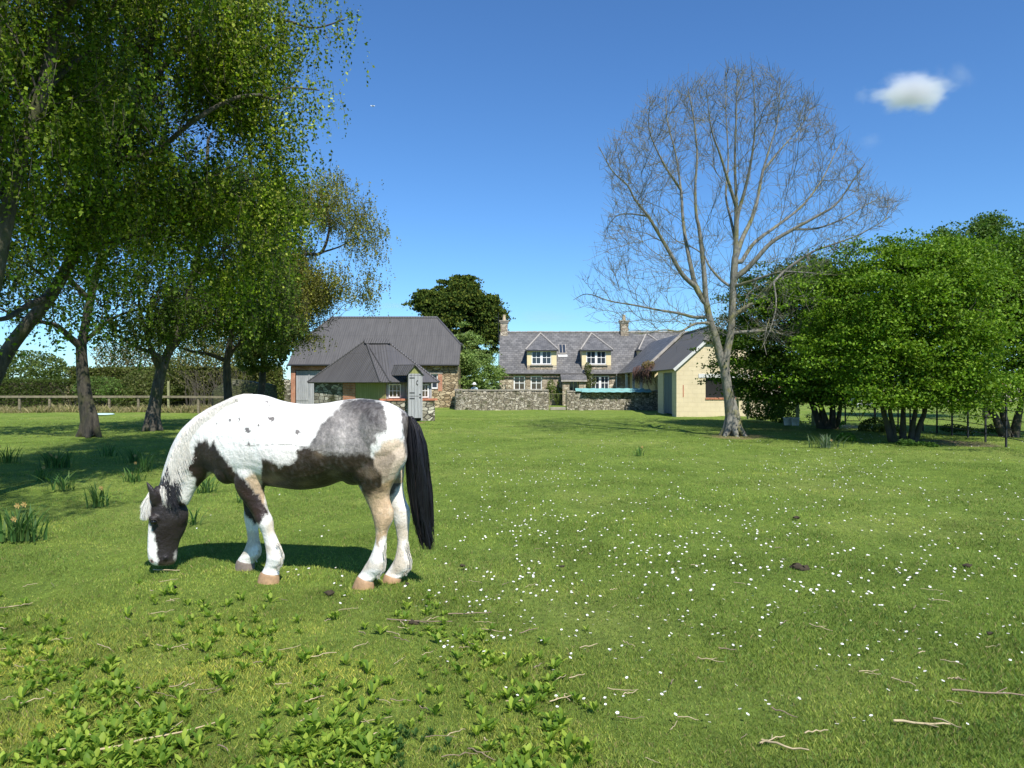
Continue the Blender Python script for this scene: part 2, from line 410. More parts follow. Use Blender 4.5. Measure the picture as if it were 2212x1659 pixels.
# ------------------------------------------------------------------ ground
SOIL = [(X(1590, 22.5), 22.4, .95, (.24, .17, .1)), (X(2070, 19.9), 19.9, .8, (.22, .17, .12)), (X(2025, 20.6), 20.6, .6, (.22, .17, .12)), (X(2110, 19.2), 19.2, .55, (.22, .17, .12)), (X(1850, 27.5), 27.5, 1.1, (.42, .35, .25)), (X(900, 30.2), 30.2, .35, (.3, .15, .09))]
def mat_ground():
    m, n, l, bs = newmat('pasture')
    tc = N(n, 'ShaderNodeTexCoord')
    big = N(n, 'ShaderNodeTexNoise', Scale=.28, Detail=5.0, Roughness=.6); l.new(tc.outputs['Object'], big.inputs[0])
    r1 = ramp(n, [(.3, (.14, .215, .04)), (.5, (.17, .25, .052)), (.7, (.225, .28, .078))]); l.new(big.outputs[0], r1.inputs[0])
    mp = N(n, 'ShaderNodeMapping'); mp.inputs['Scale'].default_value = (1, .55, 1); l.new(tc.outputs['Object'], mp.inputs[0])
    mid = N(n, 'ShaderNodeTexNoise', Scale=3.2, Detail=8.0, Roughness=.75); l.new(mp.outputs[0], mid.inputs[0])
    r2 = ramp(n, [(.28, (.62, .66, .6)), (.5, (1, 1, 1)), (.72, (1.35, 1.25, 1.15))]); l.new(mid.outputs[0], r2.inputs[0])
    c = mixc(n, l, 1.0, r1.outputs[0], r2.outputs[0], 'MULTIPLY')
    fine = N(n, 'ShaderNodeTexNoise', Scale=28.0, Detail=6.0, Roughness=.8); l.new(mp.outputs[0], fine.inputs[0])
    r3 = ramp(n, [(.3, (.5, .5, .45)), (.7, (1.45, 1.4, 1.2))]); l.new(fine.outputs[0], r3.inputs[0])
    c = mixc(n, l, 1.0, c, r3.outputs[0], 'MULTIPLY')
    bare = N(n, 'ShaderNodeTexNoise', Scale=1.1, Detail=8.0, Roughness=.75); l.new(tc.outputs['Object'], bare.inputs[0])
    rb = ramp(n, [(.66, (0, 0, 0)), (.76, (.5, .5, .5))]); l.new(bare.outputs[0], rb.inputs[0])
    c = mixc(n, l, rb.outputs[0], c, (.17, .14, .07))
    # worn bare earth round the tree feet and the railing
    for (sx, sy, sr, sc) in SOIL:
        dm_ = N(n, 'ShaderNodeVectorMath', operation='DISTANCE'); l.new(tc.outputs['Object'], dm_.inputs[0]); dm_.inputs[1].default_value = (sx, sy, 0)
        ma = N(n, 'ShaderNodeMath', operation='MULTIPLY_ADD'); l.new(mid.outputs[0], ma.inputs[0]); ma.inputs[1].default_value = -1.6 * sr; l.new(dm_.outputs['Value'], ma.inputs[2])
        mr = N(n, 'ShaderNodeMapRange'); l.new(ma.outputs[0], mr.inputs[0]); mr.inputs[1].default_value = .45 * sr; mr.inputs[2].default_value = -.1 * sr; mr.inputs[4].default_value = .8
        c = mixc(n, l, mr.outputs[0], c, sc)
    l.new(c, bs.inputs['Base Color']); bs.inputs['Roughness'].default_value = .95
    bs.inputs['Specular IOR Level'].default_value = .1
    bump(n, l, fine.outputs[0], bs, .05, .8)
    return m
M['ground'] = mat_ground()
def ground_z(x, y):
    x = np.asarray(x, float); y = np.asarray(y, float)
    w = np.clip((y - 2) / 3, 0, 1) * np.clip((60 - y) / 20, 0, 1)
    return w * (.018 * np.sin(x * 1.3 + y * .7) + .012 * np.sin(x * 2.9 - y * 1.9 + 1) + .01 * np.sin(x * .6 - 2.1 * y)) - .02
gx = np.concatenate([np.array((-1500., -600, -250, -120, -70)), np.linspace(-45, 45, 181), np.array((70., 120, 250, 600, 1500))])
gy = np.concatenate([np.array((-300., -60, -20, -8, -3)), np.linspace(0, 60, 181), np.array((75., 100, 160, 300, 700, 2500))])
GX, GY = np.meshgrid(gx, gy)
GV = np.stack([GX, GY, ground_z(GX, GY)], -1).reshape(-1, 3)
a = np.arange(len(gy) - 1)[:, None] * len(gx) + np.arange(len(gx) - 1)[None]
GF = np.stack([a, a + 1, a + 1 + len(gx), a + len(gx)], -1).reshape(-1, 4)
tagp(np_mesh('ground', GV, GF, M['ground'], smooth=True), kind='structure')

# grass blades
def blades(n, y0, y1, hmin, hmax, w0, xs=None, ys=None, pal=None, name='grass'):
    if ys is None:
        ys = np.exp(rng.uniform(math.log(y0), math.log(y1), n))
        xs = np.where(rng.random(n) < .82, rng.uniform(-.82, .82, n), rng.normal(size=n) * .95) * ys
    n = len(ys)
    clump = .5 + .5 * np.sin(xs * 2.1 + 3 * np.sin(ys * .9)) * np.sin(ys * 2.7 + 2 * np.sin(xs * 1.1))
    h = rng.uniform(hmin, hmax, n) * (.65 + .7 * clump)
    w = w0 * (1 + ys / 5.0) * rng.uniform(.7, 1.3, n)
    an = rng.uniform(0, 2 * np.pi, n); lean = rng.uniform(.1, .9, n) * h; la = rng.uniform(0, 2 * np.pi, n)
    base = np.stack([xs, ys, ground_z(xs, ys) - .004], 1)
    side = np.stack([np.cos(an), np.sin(an), np.zeros(n)], 1) * w[:, None] * .5
    tip = base + np.stack([np.cos(la) * lean, np.sin(la) * lean, h], 1)
    mid = base + np.stack([np.cos(la) * lean * .35, np.sin(la) * lean * .35, h * .55], 1)
    V = np.stack([base - side, base + side, mid + side * .8, tip], 1).reshape(-1, 3)
    i = np.arange(n)[:, None] * 4
    Fq = i + np.array([[0, 1, 2, 3]])
    pal = np.array(pal if pal is not None else [(.165, .245, .045), (.21, .29, .06), (.28, .345, .09), (.185, .275, .055), (.145, .245, .065)])
    c = pal[rng.integers(0, len(pal), n)] * rng.uniform(.7, 1.3, n)[:, None]
    patch = .5 + .5 * np.sin(xs * .8 + 1.3 * np.sin(ys * .5)) * np.sin(ys * .65 + 1)
    if n > 100000:
        gxi = np.clip(((xs + 30) / .12).astype(int), 0, 499); gyi = np.clip((ys / .12).astype(int), 0, 299)
        grid = np.array([[noise.noise(Vector((i * .12 * .9, j * .12 * .9, 0))) + .7 * noise.noise(Vector((i * .12 * 2.9, j * .12 * 2.9, 5))) for j in range(300)] for i in range(500)])
        pv = grid[gxi, gyi]; c = c * (1 + .5 * pv)[:, None] * (1 + np.clip(pv, 0, 1)[:, None] * np.array((.25, .02, 0)))
    c *= (.9 + .2 * patch)[:, None]
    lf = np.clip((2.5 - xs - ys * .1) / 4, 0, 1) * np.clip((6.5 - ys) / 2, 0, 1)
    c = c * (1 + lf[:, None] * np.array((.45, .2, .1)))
    dry = rng.random(n) < .07
    c[dry] = np.array((.34, .28, .13)) * rng.uniform(.6, 1.2, dry.sum())[:, None]
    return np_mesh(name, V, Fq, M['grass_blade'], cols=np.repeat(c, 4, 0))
tagp(blades(980000, 1.9, 36, .011, .03, .002), 'short green pasture grass covering the field', kind='stuff')

# ------------------------------------------------------------------ leaves and trees
def leaf_cloud(name, pts, size, pal, mat, parent=None, hang=0.0, up=0.0, sizevar=.35, cvar=.25, clumpcol=None, aspect=.65):
    pts = np.asarray(pts, float); n = len(pts)
    a = rng.normal(size=(n, 3)); a /= np.linalg.norm(a, axis=1)[:, None]
    a[:, 2] -= hang; a /= np.linalg.norm(a, axis=1)[:, None]
    nr = rng.normal(size=(n, 3)); nr[:, 2] += up
    b = np.cross(nr, a); b /= np.linalg.norm(b, axis=1)[:, None] + 1e-9
    s = size * (1 + rng.uniform(-sizevar, sizevar, n))[:, None]
    b = b * s * aspect * .5; a = a * s
    V = np.stack([pts - a * .5, pts + b - a * .06, pts + a * .5, pts - b - a * .06], 1).reshape(-1, 3)
    Fq = np.arange(n)[:, None] * 4 + np.array([[0, 1, 2, 3]])
    pal = np.array(pal); c = pal[rng.integers(0, len(pal), n)] * (1 + rng.uniform(-cvar, cvar, n))[:, None]
    if clumpcol is not None: c = c * clumpcol
    return np_mesh(name, V, Fq, mat, parent, cols=np.repeat(c, 4, 0))

def in_ellipsoids(blobs, n, shell=.55):
    """blobs: (cx,cy,cz,rx,ry,rz[,weight]) ; points denser toward the outside"""
    w = np.array([(b[6] if len(b) > 6 else 1.0) * (b[3] * b[4] * b[5]) ** .75 for b in blobs]); w /= w.sum()
    k = rng.choice(len(blobs), n, p=w)
    B = np.array([b[:6] for b in blobs])[k]
    d = rng.normal(size=(n, 3)); d /= np.linalg.norm(d, axis=1)[:, None]
    r = rng.random(n) ** (1 / 3.0); r = shell + (1 - shell) * r if shell > 0 else r
    r = np.where(rng.random(n) < .25, rng.random(n) ** .5, r)
    return B[:, :3] + d * r[:, None] * B[:, 3:6]

def pxblob(u, v, y, ru, rv, rd, w=1.0):
    p = W(u, v, y); return (p[0], p[1], p[2], ru * y / F, rd, rv * y / F, w)

def crom(P, per=4):
    P = np.asarray(P, float); n = len(P)
    if n < 3:
        t = np.linspace(0, 1, per + 1)[:, None]; return P[0] * (1 - t) + P[-1] * t
    Q = np.vstack([2 * P[0] - P[1], P, 2 * P[-1] - P[-2]]); out = []
    for i in range(1, n):
        p0, p1, p2, p3 = Q[i - 1], Q[i], Q[i + 1], Q[i + 2]
        for t in np.arange(per) / per:
            out.append(.5 * ((2 * p1) + (-p0 + p2) * t + (2 * p0 - 5 * p1 + 4 * p2 - p3) * t * t + (-p0 + 3 * p1 - 3 * p2 + p3) * t ** 3))
    out.append(P[-1]); return np.array(out)

def grow(limbs, attractors, step=.3, snap=False, tipr=.006, expo=2.4, wlen=.25, trop=.15, wig=.06, maxn=60000, keep=None, dirw=(1.25, .35)):
    """limbs: list of (pts, r0, r1) - the first is the trunk; attractors: points the branches reach.
    returns polylines with radii, tip points and tip directions"""
    pos = np.zeros((maxn, 3)); par = np.full(maxn, -1); pl = np.zeros(maxn); rmin = np.zeros(maxn); tan = np.zeros((maxn, 3)); n = 0
    for li, (pts, r0, r1) in enumerate(limbs):
        pts = crom(pts, 5)
        if li == 0: prev = -1
        else:
            if snap:
                prev = int(np.linalg.norm((pos[:n] - pts[0])[:, [0, 2]], axis=1).argmin()); dy_ = pos[prev, 1] - pts[0][1]
                k_ = ((pts[:, 1] + dy_) / pts[:, 1])[:, None]; pts = (pts - (0, 0, CH)) * k_ + (0, 0, CH)
            d = np.linalg.norm(pos[:n] - pts[0], axis=1); prev = int(d.argmin())
            pts = pts[1:] if d[prev] < .15 else pts
        L = len(pts)
        for i, p in enumerate(pts):
            pos[n] = p; par[n] = prev; rmin[n] = r0 + (r1 - r0) * (i / max(1, L - 1)) ** .8
            if prev >= 0:
                dd = p - pos[prev]; ln = np.linalg.norm(dd); pl[n] = pl[prev] + ln; tan[n] = dd / (ln + 1e-9)
            else: tan[n] = (0, 0, 1)
            prev = n; n += 1
    # do not sprout from the lowest part of the trunk
    ban = np.zeros(maxn); hz = pos[0, 2] + (0 if keep is None else keep)
    A = np.asarray(attractors, float)
    order = np.argsort([np.linalg.norm(pos[:n] - q, axis=1).min() for q in A])
    tips = []; tdir = []
    for q in A[order]:
        dv = q - pos[:n]; d = np.linalg.norm(dv, axis=1)
        al = (dv * tan[:n]).sum(1) / (d + 1e-9)
        cost = d * (dirw[0] - dirw[1] * al) + wlen * pl[:n] + np.where(pos[:n, 2] < hz, 50, 0)
        j = int(cost.argmin()); D = d[j]
        if D < step * .4 or n > maxn - 200: continue
        p0 = pos[j]; dr = dv[j] / D
        m0 = (tan[j] * .55 + dr * .6 + rng.normal(size=3) * .12) * D
        m1 = (dr + np.array((0, 0, trop)) + rng.normal(size=3) * .15) * D
        k = max(2, int(round(D / step))); prev = j
        for i in range(1, k + 1):
            t = i / k; t2 = t * t; t3 = t2 * t
            p = (2*t3-3*t2+1)*p0 + (t3-2*t2+t)*m0 + (-2*t3+3*t2)*q + (t3-t2)*m1
            if i < k: p = p + rng.normal(size=3) * wig * step
            dd = p - pos[prev]; ln = np.linalg.norm(dd) + 1e-9
            pos[n] = p; par[n] = prev; pl[n] = pl[prev] + ln; tan[n] = dd / ln; rmin[n] = tipr
            prev = n; n += 1
        tips.append(prev); tdir.append(tan[prev])
    acc = np.zeros(n); rad = np.zeros(n)
    for i in range(n - 1, -1, -1):
        r = max(acc[i] ** (1 / expo) if acc[i] > 0 else tipr, rmin[i]) if acc[i] > 0 else rmin[i]
        rad[i] = r
        if par[i] >= 0: acc[par[i]] += min(r, rmin[par[i]] * 3 + .05) ** expo * .92
    # never thicker than the parent
    for i in range(n):
        if par[i] >= 0: rad[i] = min(rad[i], rad[par[i]])
    big = np.full(n, -1); br = np.zeros(n)
    for i in range(n):
        p = par[i]
        if p >= 0 and rad[i] >= br[p]: br[p] = rad[i]; big[p] = i
    polys = []
    for i in range(n):
        p = par[i]
        if p < 0 or big[p] != i:
            ch = [] if p < 0 else [p]
            rr = [] if p < 0 else [min(rad[p], rad[i] * 1.15)]
            j = i
            while j >= 0: ch.append(j); rr.append(rad[j]); j = big[j]
            if len(ch) > 1: polys.append((pos[ch], np.array(rr)))
    return polys, pos[tips] if tips else np.zeros((0, 3)), np.array(tdir), pos[:n], rad[:n]

def wood(name, polys, mat, parent):
    thick = [p for p in polys if p[1][0] > .05]; thin = [p for p in polys if p[1][0] <= .05 and p[1][0] > .015]; tw = [p for p in polys if p[1][0] <= .015]
    V = []; Fa = []; off = 0
    for g, k in ((thick, 10), (thin, 5), (tw, 3)):
        if g:
            v, f = tubes(g, k); V.append(v); Fa.append(f + off); off += len(v)
    return np_mesh(name, np.concatenate(V), np.concatenate(Fa), mat, parent, smooth=True)

def flare(limb, base, r, f=1.7, n=3):
    return limb

def px_limb(y, pts, r0, r1):
    return (np.array([W(p[0], p[1], y + (p[2] if len(p) > 2 else 0)) for p in pts]), r0, r1)

# -------- the birches and other trees of the left clump
def birch(name, label, y, limbs, blobs, natt, nstrand, leafsize, pal, bark, strand=.7, leafstep=.045, keep=2.5, group='broadleaf trees of the shady clump', spread=.35, tipr=.006, cut=None, trop=-.25, gate=-.12):
    base = limbs[0][0][0].copy(); base[2] = 0
    root = empty(name, tuple(base), label, 'tree', group)
    att = in_ellipsoids(blobs, natt, .35)
    att = att[att[:, 2] > 2.0]
    polys, tips, tdir, pos, rad = grow(limbs, att, .35, tipr, keep=keep, trop=trop)
    # root flare
    fl = []
    for k in range(5):
        a = k * 1.257 + rng.uniform(-.3, .3); r0 = limbs[0][1]
        d = np.array((math.cos(a), math.sin(a), 0))
        fl.append((np.array([base + d * r0 * 1.35 + (0, 0, -.06), base + d * r0 * .75 + (0, 0, r0 * .8), base + d * r0 * .38 + (0, 0, r0 * 2.4), base + (0, 0, r0 * 4.5)]), np.array((r0 * .3, r0 * .52, r0 * .6, r0 * .3))))
    wood('trunk', polys + fl, bark, root)
    # hanging leafy strands from the thin wood
    thin = pos[(rad < .02) & (pos[:, 2] > 2.2)]
    src = thin[rng.integers(0, len(thin), nstrand)] + rng.normal(size=(nstrand, 3)) * spread
    gs = 7.0 / limbs[0][0][0][1] if limbs[0][0][0][1] > 18 else .75
    gn = np.array([noise.noise(Vector(q_) * gs) + .5 * noise.noise(Vector(q_) * gs * 2.3) for q_ in src])
    src = src[gn > gate]; nstrand = len(src)
    L = rng.uniform(.25, 1.0, nstrand) * strand
    k = int(strand / leafstep)
    t = np.arange(k) / k
    drift = rng.normal(size=(nstrand, 3)) * .18; drift[:, 2] = -1
    P = src[:, None] + drift[:, None] * (t[None, :, None] * L[:, None, None])
    P += rng.normal(size=P.shape) * .03
    cc = np.repeat(rng.uniform(.45, 1.6, nstrand), k)
    P = P.reshape(-1, 3); ok = P[:, 2] > 1.9
    if cut is not None: ok &= cut(P)
    leaf_cloud('crown', P[ok], leafsize, pal, M['leaf'], root, hang=.5, clumpcol=cc[ok][:, None], sizevar=.55)
    # fine hanging twigs
    sel = rng.choice(nstrand, min(nstrand, 3000), replace=False)
    tw = [(np.array([src[i], src[i] + drift[i] * L[i] * .5, src[i] + drift[i] * L[i]]), np.array((.004, .003, .002))) for i in sel if src[i][2] - L[i] > 1.9]
    v, f = tubes(tw, 3)
    np_mesh('twigs', v, f, bark, root)
    return root

PAL_B = [(.085, .145, .008), (.135, .205, .011), (.2, .265, .018), (.055, .1, .007), (.33, .37, .06)]
PAL_Y = [(.17, .18, .03), (.21, .21, .04), (.14, .17, .025), (.25, .23, .06)]
def notsky(P):
    # the open sky on the right of the clump's outline
    u = P[:, 0] / P[:, 1] * F + CU; v = CV - (P[:, 2] - CH) / P[:, 1] * F
    return np.ones(len(P), bool)

birch('birch_tree', 'leaning birch whose thick dark trunk crosses the left edge, crown filling the upper left', 13,
      [px_limb(13, [(-110, 1021), (-40, 880), (10, 770), (60, 700), (108, 641), (160, 550), (215, 430), (250, 345), (290, 230), (320, 120), (340, 0), (350, -160), (360, -400)], .15, .04),
       px_limb(13, [(290, 230), (350, 150), (420, 70, .3), (490, 35, .6), (560, 38, .8), (620, 45, 1), (680, 60, 1), (745, 42, 1)], .06, .012),
       px_limb(13, [(250, 345), (330, 330, -.5), (420, 260, -.8), (500, 215, -.6), (560, 205, -.4), (590, 214, -.2), (620, 190, 0), (690, 195, 0)], .055, .01),
       px_limb(13, [(160, 550), (240, 520, .5), (330, 500, 1), (430, 440, 1.4), (520, 390, 1.5)], .06, .012),
       px_limb(13, [(108, 641), (60, 660, -1), (0, 690, -2), (-90, 660, -3)], .07, .02),
       px_limb(13, [(320, 120), (260, 60, -1), (180, 20, -2), (90, -40, -3)], .07, .015),
       px_limb(13, [(340, 0), (430, -120, 1), (520, -220, 1.5)], .07, .015),
       px_limb(13, [(215, 430), (150, 340, -1), (110, 240, -2), (60, 160, -3)], .08, .02)],
      [pxblob(240, 60, 12.5, 290, 240, 2.6), pxblob(470, 60, 13, 150, 160, 1.8), pxblob(200, 330, 12.5, 260, 200, 2.3), pxblob(450, 270, 13, 150, 140, 1.6),
       pxblob(500, 430, 13.5, 120, 140, 1.3, 1.3), pxblob(560, 370, 13.5, 75, 140, 1.1, 1.2), pxblob(545, 540, 13.8, 80, 95, .9, 1.6), pxblob(280, -250, 13, 300, 220, 3), pxblob(660, 60, 13.7, 75, 60, .8, .35), pxblob(640, 190, 13.3, 55, 60, .7, .35), pxblob(100, 560, 12, 160, 110, 1.5, .6)],
      1800, 30000, .058, PAL_B, M['bark_birch'], .75, .062, gate=-.08)

birch('birch_tree', 'dark leaning stem with a white patch, cut by the far left edge', 9.5,
      [px_limb(9.5, [(-130, 1092), (-90, 900), (-50, 750), (-15, 610), (12, 480), (43, 347), (90, 200), (120, 50), (150, -150), (160, -400)], .15, .05),
       px_limb(9.5, [(43, 347), (-60, 250, -1), (-180, 150, -1.5)], .07, .015),
       px_limb(9.5, [(90, 200), (180, 120, .6), (300, 60, 1)], .05, .01),
       px_limb(9.5, [(120, 50), (200, -60, -.8), (330, -200, -1)], .06, .015)],
      [pxblob(80, 40, 9, 230, 190, 1.6), pxblob(-120, 150, 9, 260, 260, 1.9), pxblob(160, -260, 9, 330, 230, 2), pxblob(60, 330, 9.5, 130, 110, 1), pxblob(-200, -200, 8.5, 250, 250, 2.2), pxblob(-60, -160, 8.6, 230, 190, 1.7), pxblob(330, -200, 9.2, 260, 110, 1.6), (-4.6, 4.6, 6.6, 1.9, 1.0, .8, .8), (-6.6, 5.6, 6.2, 1.6, 1.2, .9, .8), (-8.5, 8.5, 5.5, 1.6, 1.6, 1.4)],
      1100, 15000, .052, [(.09, .145, .01), (.13, .19, .015), (.19, .25, .03), (.06, .11, .008)], M['bark_birch'], .55, .05)

birch('broadleaf_tree', 'tree with thick grey forking trunk and mossy foot, nearest the left rail fence', 22,
      [px_limb(22.3, [(195, 941), (187, 880), (180, 820), (176, 765), (178, 735), (195, 650), (215, 560), (235, 450), (245, 330)], .25, .05),
       px_limb(22.3, [(176, 750), (150, 728, -.4), (125, 705, -.8), (90, 695, -1.2), (30, 680, -1.6), (-50, 640, -2)], .12, .02),
       px_limb(22.3, [(180, 740), (240, 690, .6), (300, 670, 1), (350, 680, 1.2)], .07, .015),
       px_limb(22.3, [(195, 650), (120, 570, -1), (60, 500, -1.5)], .09, .015),
       px_limb(22.3, [(215, 560), (290, 490, 1), (350, 420, 1.5)], .08, .015)],
      [pxblob(60, 600, 21.5, 150, 95, 2.5, .9), pxblob(200, 520, 22, 190, 170, 3), pxblob(290, 640, 22.5, 120, 75, 2.2), pxblob(60, 400, 22, 170, 150, 3), pxblob(280, 330, 23, 160, 170, 3)],
      1100, 11000, .085, [(.04, .075, .008), (.055, .095, .01), (.08, .125, .016)], M['bark_dark'], .6, .07, keep=2.9, gate=0.0)  # leaf colours lowered to stand in for shade from the canopy above

birch('broadleaf_tree', 'tree with pale bark patches leaning right, second trunk along the left clump', 25,
      [px_limb(24.8, [(330, 930), (334, 880), (342, 830), (352, 790), (362, 765), (390, 700), (415, 610), (435, 500), (445, 380), (450, 300)], .24, .05),
       px_limb(24.8, [(352, 785), (335, 765, -.3), (300, 752, -.6), (260, 730, -.8), (235, 700, -1)], .11, .015),
       px_limb(24.8, [(362, 765), (420, 700, .5), (480, 640, .8), (540, 590, 1)], .09, .015),
       px_limb(24.8, [(342, 800), (310, 700, -.8), (300, 640, -1), (310, 540, -1)], .09, .015),
       px_limb(24.8, [(415, 610), (500, 520, 1), (560, 440, 1.4)], .08, .015)],
      [pxblob(400, 560, 24.5, 190, 160, 3), pxblob(520, 610, 25, 110, 90, 2, 1.2), pxblob(330, 670, 24.5, 140, 70, 2.4), pxblob(450, 380, 25, 170, 170, 3), pxblob(540, 470, 25, 100, 110, 2)],
      1100, 13000, .085, [(.055, .1, .008), (.08, .135, .012), (.15, .21, .025), (.045, .08, .008)], M['bark_birch'], .6, .075, keep=2.9, gate=0.0)  # canopy shade put into this leaf palette too

birch('broadleaf_tree', 'slender dark trunk with limbs reaching left, behind the horse and beside the ruined wall', 29,
      [px_limb(29, [(497, 915), (493, 860), (490, 800), (492, 770), (505, 700), (525, 620), (540, 520), (550, 420)], .2, .05),
       px_limb(29, [(490, 780), (450, 765, -.4), (410, 758, -.8), (370, 742, -1), (340, 735, -1)], .09, .015),
       px_limb(29, [(492, 770), (540, 720, .5), (600, 690, 1), (650, 680, 1)], .08, .015),
       px_limb(29, [(525, 620), (590, 560, .5), (640, 500, 1)], .07, .015)],
      [pxblob(520, 620, 29, 140, 110, 3), pxblob(600, 660, 29, 75, 75, 2), pxblob(430, 690, 28.5, 110, 50, 2.4), pxblob(560, 480, 29, 100, 110, 2.5)],
      900, 8000, .1, [(.045, .08, .01), (.065, .11, .014), (.1, .15, .025)], M['bark_dark'], .6, .085, keep=2.6, gate=-.02)  # leaf palette darkened for the canopy's shade as well

birch('birch_tree', 'airy tree with small yellow-green leaves hanging in front of the barn roof', 36,
      [px_limb(36, [(560, 899), (566, 830), (572, 760), (590, 680), (611, 598), (650, 552), (693, 546), (711, 498), (706, 455), (693, 420)], .2, .03),
       px_limb(36, [(590, 680), (640, 650), (700, 640), (760, 655)], .08, .012),
       px_limb(36, [(693, 546), (740, 530, .5), (790, 500, 1), (815, 480, 1)], .05, .01),
       px_limb(36, [(611, 598), (600, 520, -.6), (610, 450, -1)], .06, .01),
       px_limb(36, [(572, 760), (620, 735), (680, 700), (720, 690)], .07, .012)],
      [pxblob(730, 430, 36, 70, 60, 2, .8), pxblob(790, 510, 36, 48, 60, 1.6, .8), pxblob(650, 480, 36.5, 70, 90, 2.3), pxblob(700, 630, 35.5, 90, 55, 2.0, 2.2), pxblob(650, 680, 35.5, 80, 50, 2, 2.4), pxblob(640, 600, 35.5, 60, 60, 1.8, 1.6), pxblob(770, 620, 36, 65, 45, 1.6, .45), pxblob(600, 600, 36.5, 60, 100, 2), pxblob(705, 685, 35.5, 40, 34, 1, 2.5)],
      1500, 17000, .085, PAL_Y, M['bark_dark'], .7, .09, spread=.3, tipr=.01, gate=-.3)

# -------- bare ash tree
def T2(x, y): return (1216.6 + .5168 * x, 110.6 + .5168 * y)
YA = 22.7
def al(pts, r0, r1, dd=0.0):
    out = []; n = len(pts)
    for i, p in enumerate(pts):
        u, v = T2(p[0], p[1]); out.append((u, v, dd * (i / (n - 1)) ** 1.1))
    return px_limb(YA, out, r0, r1)
ash_limbs = [
 al([(714, 1608), (702, 1540), (694, 1460), (684, 1390), (676, 1330), (684, 1260), (700, 1180), (706, 1080), (710, 1000), (716, 900), (722, 800), (724, 650), (718, 480), (722, 300), (728, 110)], .2, .015),
 al([(676, 1330), (655, 1270), (638, 1200), (622, 1150), (606, 1090), (596, 1030), (590, 940), (580, 840), (568, 740), (556, 680), (552, 560), (560, 430), (545, 280), (520, 150)], .14, .015, -.5),
 al([(600, 1060), (555, 985), (532, 890), (512, 790), (500, 700), (492, 580), (470, 430), (435, 290), (428, 190)], .09, .012, 1.2),
 al([(560, 990), (500, 935), (450, 850), (400, 765), (355, 690), (300, 620), (268, 560), (205, 500), (150, 400)], .08, .01, -1.4),
 al([(606, 1110), (550, 1112), (480, 1095), (400, 1082), (300, 1062), (200, 1045), (100, 1015), (42, 1040)], .06, .008, 1.6),
 al([(615, 1135), (550, 1140), (490, 1170), (420, 1165), (330, 1180), (240, 1170)], .045, .006, -1.8),
 al([(712, 990), (665, 960), (615, 905), (588, 855), (540, 820), (470, 790), (400, 720)], .05, .008, 1.5),
 al([(714, 950), (765, 912), (810, 865), (870, 800), (960, 745), (1060, 690), (1140, 640), (1205, 550), (1262, 470)], .1, .01, -1.2),
 al([(722, 860), (750, 780), (788, 700), (812, 620), (835, 500), (868, 390), (898, 280), (905, 110)], .085, .01, 1.3),
 al([(745, 880), (800, 800), (900, 725), (1000, 645), (1080, 540), (1135, 430), (1170, 370)], .07, .01, 1.8),
 al([(706, 1110), (765, 1070), (830, 1030), (880, 965), (950, 900), (1050, 835), (1150, 800), (1250, 760), (1370, 690)], .08, .01, -1.6),
 al([(702, 1178), (780, 1172), (850, 1170), (920, 1185), (1000, 1215), (1060, 1280)], .06, .01, -1.0),
 al([(712, 985), (790, 960), (900, 925), (1000, 925), (1110, 935)], .06, .01, -2.3),
 al([(724, 650), (695, 560), (655, 430), (620, 330), (600, 180)], .06, .01, -1.2),
 al([(724, 700), (762, 570), (790, 430), (802, 300), (795, 120)], .06, .01, -1.0),
 al([(722, 800), (700, 700), (680, 600), (690, 450), (680, 250), (682, 90)], .05, .01, 1.8),
 al([(960, 745), (1060, 740), (1170, 700), (1270, 640), (1340, 610)], .04, .008, .9),
 al([(835, 500), (900, 420), (980, 330), (1050, 230)], .04, .008, 1.2),
 al([(492, 580), (420, 470), (360, 330), (365, 200)], .04, .008, -1.2),
 al([(355, 690), (280, 680), (220, 690), (170, 760)], .03, .006, .9),
 al([(850, 1170), (860, 1120), (840, 1210), (850, 1270)], .03, .006, -1.2),
 al([(880, 965), (890, 1060), (870, 1150), (830, 1240)], .03, .006, -.9),
]
env = np.array([T2(*p) for p in [(40,1030),(150,800),(205,650),(150,400),(230,350),(360,180),(440,170),(540,120),(680,55),(780,50),(900,90),(1060,200),(1160,370),(1260,460),(1300,580),(1440,620),(1380,700),(1250,800),(1150,1000),(1070,1100),(960,1300),(860,1270),(760,1150),(640,1240),(450,1200),(100,1150)]])
def in_poly(P, poly):
    x, y = P[:, 0], P[:, 1]; ins = np.zeros(len(P), bool); n = len(poly); j = n - 1
    for i in range(n):
        xi, yi = poly[i]; xj, yj = poly[j]
        c = ((yi > y) != (yj > y)) & (x < (xj - xi) * (y - yi) / (yj - yi + 1e-12) + xi)
        ins ^= c; j = i
    return ins
uv_ = np.stack([rng.uniform(1230, 1970, 14000), rng.uniform(130, 760, 14000)], 1)
uv_ = uv_[in_poly(uv_, env)]
cx_, cy_ = 1600, 470
rr_ = np.sqrt(((uv_[:, 0] - cx_) / 370) ** 2 + ((uv_[:, 1] - cy_) / 340) ** 2)
dmax = 4.2 * np.sqrt(np.clip(1 - rr_ ** 2, .05, 1))
dep = YA + rng.uniform(-1, 1, len(uv_)) * dmax
att = np.array([W(u, v, y) for (u, v), y in zip(uv_, dep)])
kk = rng.random(len(att)) < np.clip(.25 + .8 * rr_ ** 2 - 1.0 * np.clip(rr_ - .9, 0, 1), .05, 1)
kk &= ~((uv_[:, 1] > 600) & (rng.random(len(uv_)) < .55))
att = att[kk & ~((uv_[:, 0] < 1310) & (uv_[:, 1] > 540) & (rng.random(len(uv_)) < .6))][:2400]
ash = empty('ash_tree', tuple(W(1585, 940, YA) * (1, 1, 0)), 'tall bare tree with forked trunk standing alone in front of the cream shed', 'tree')
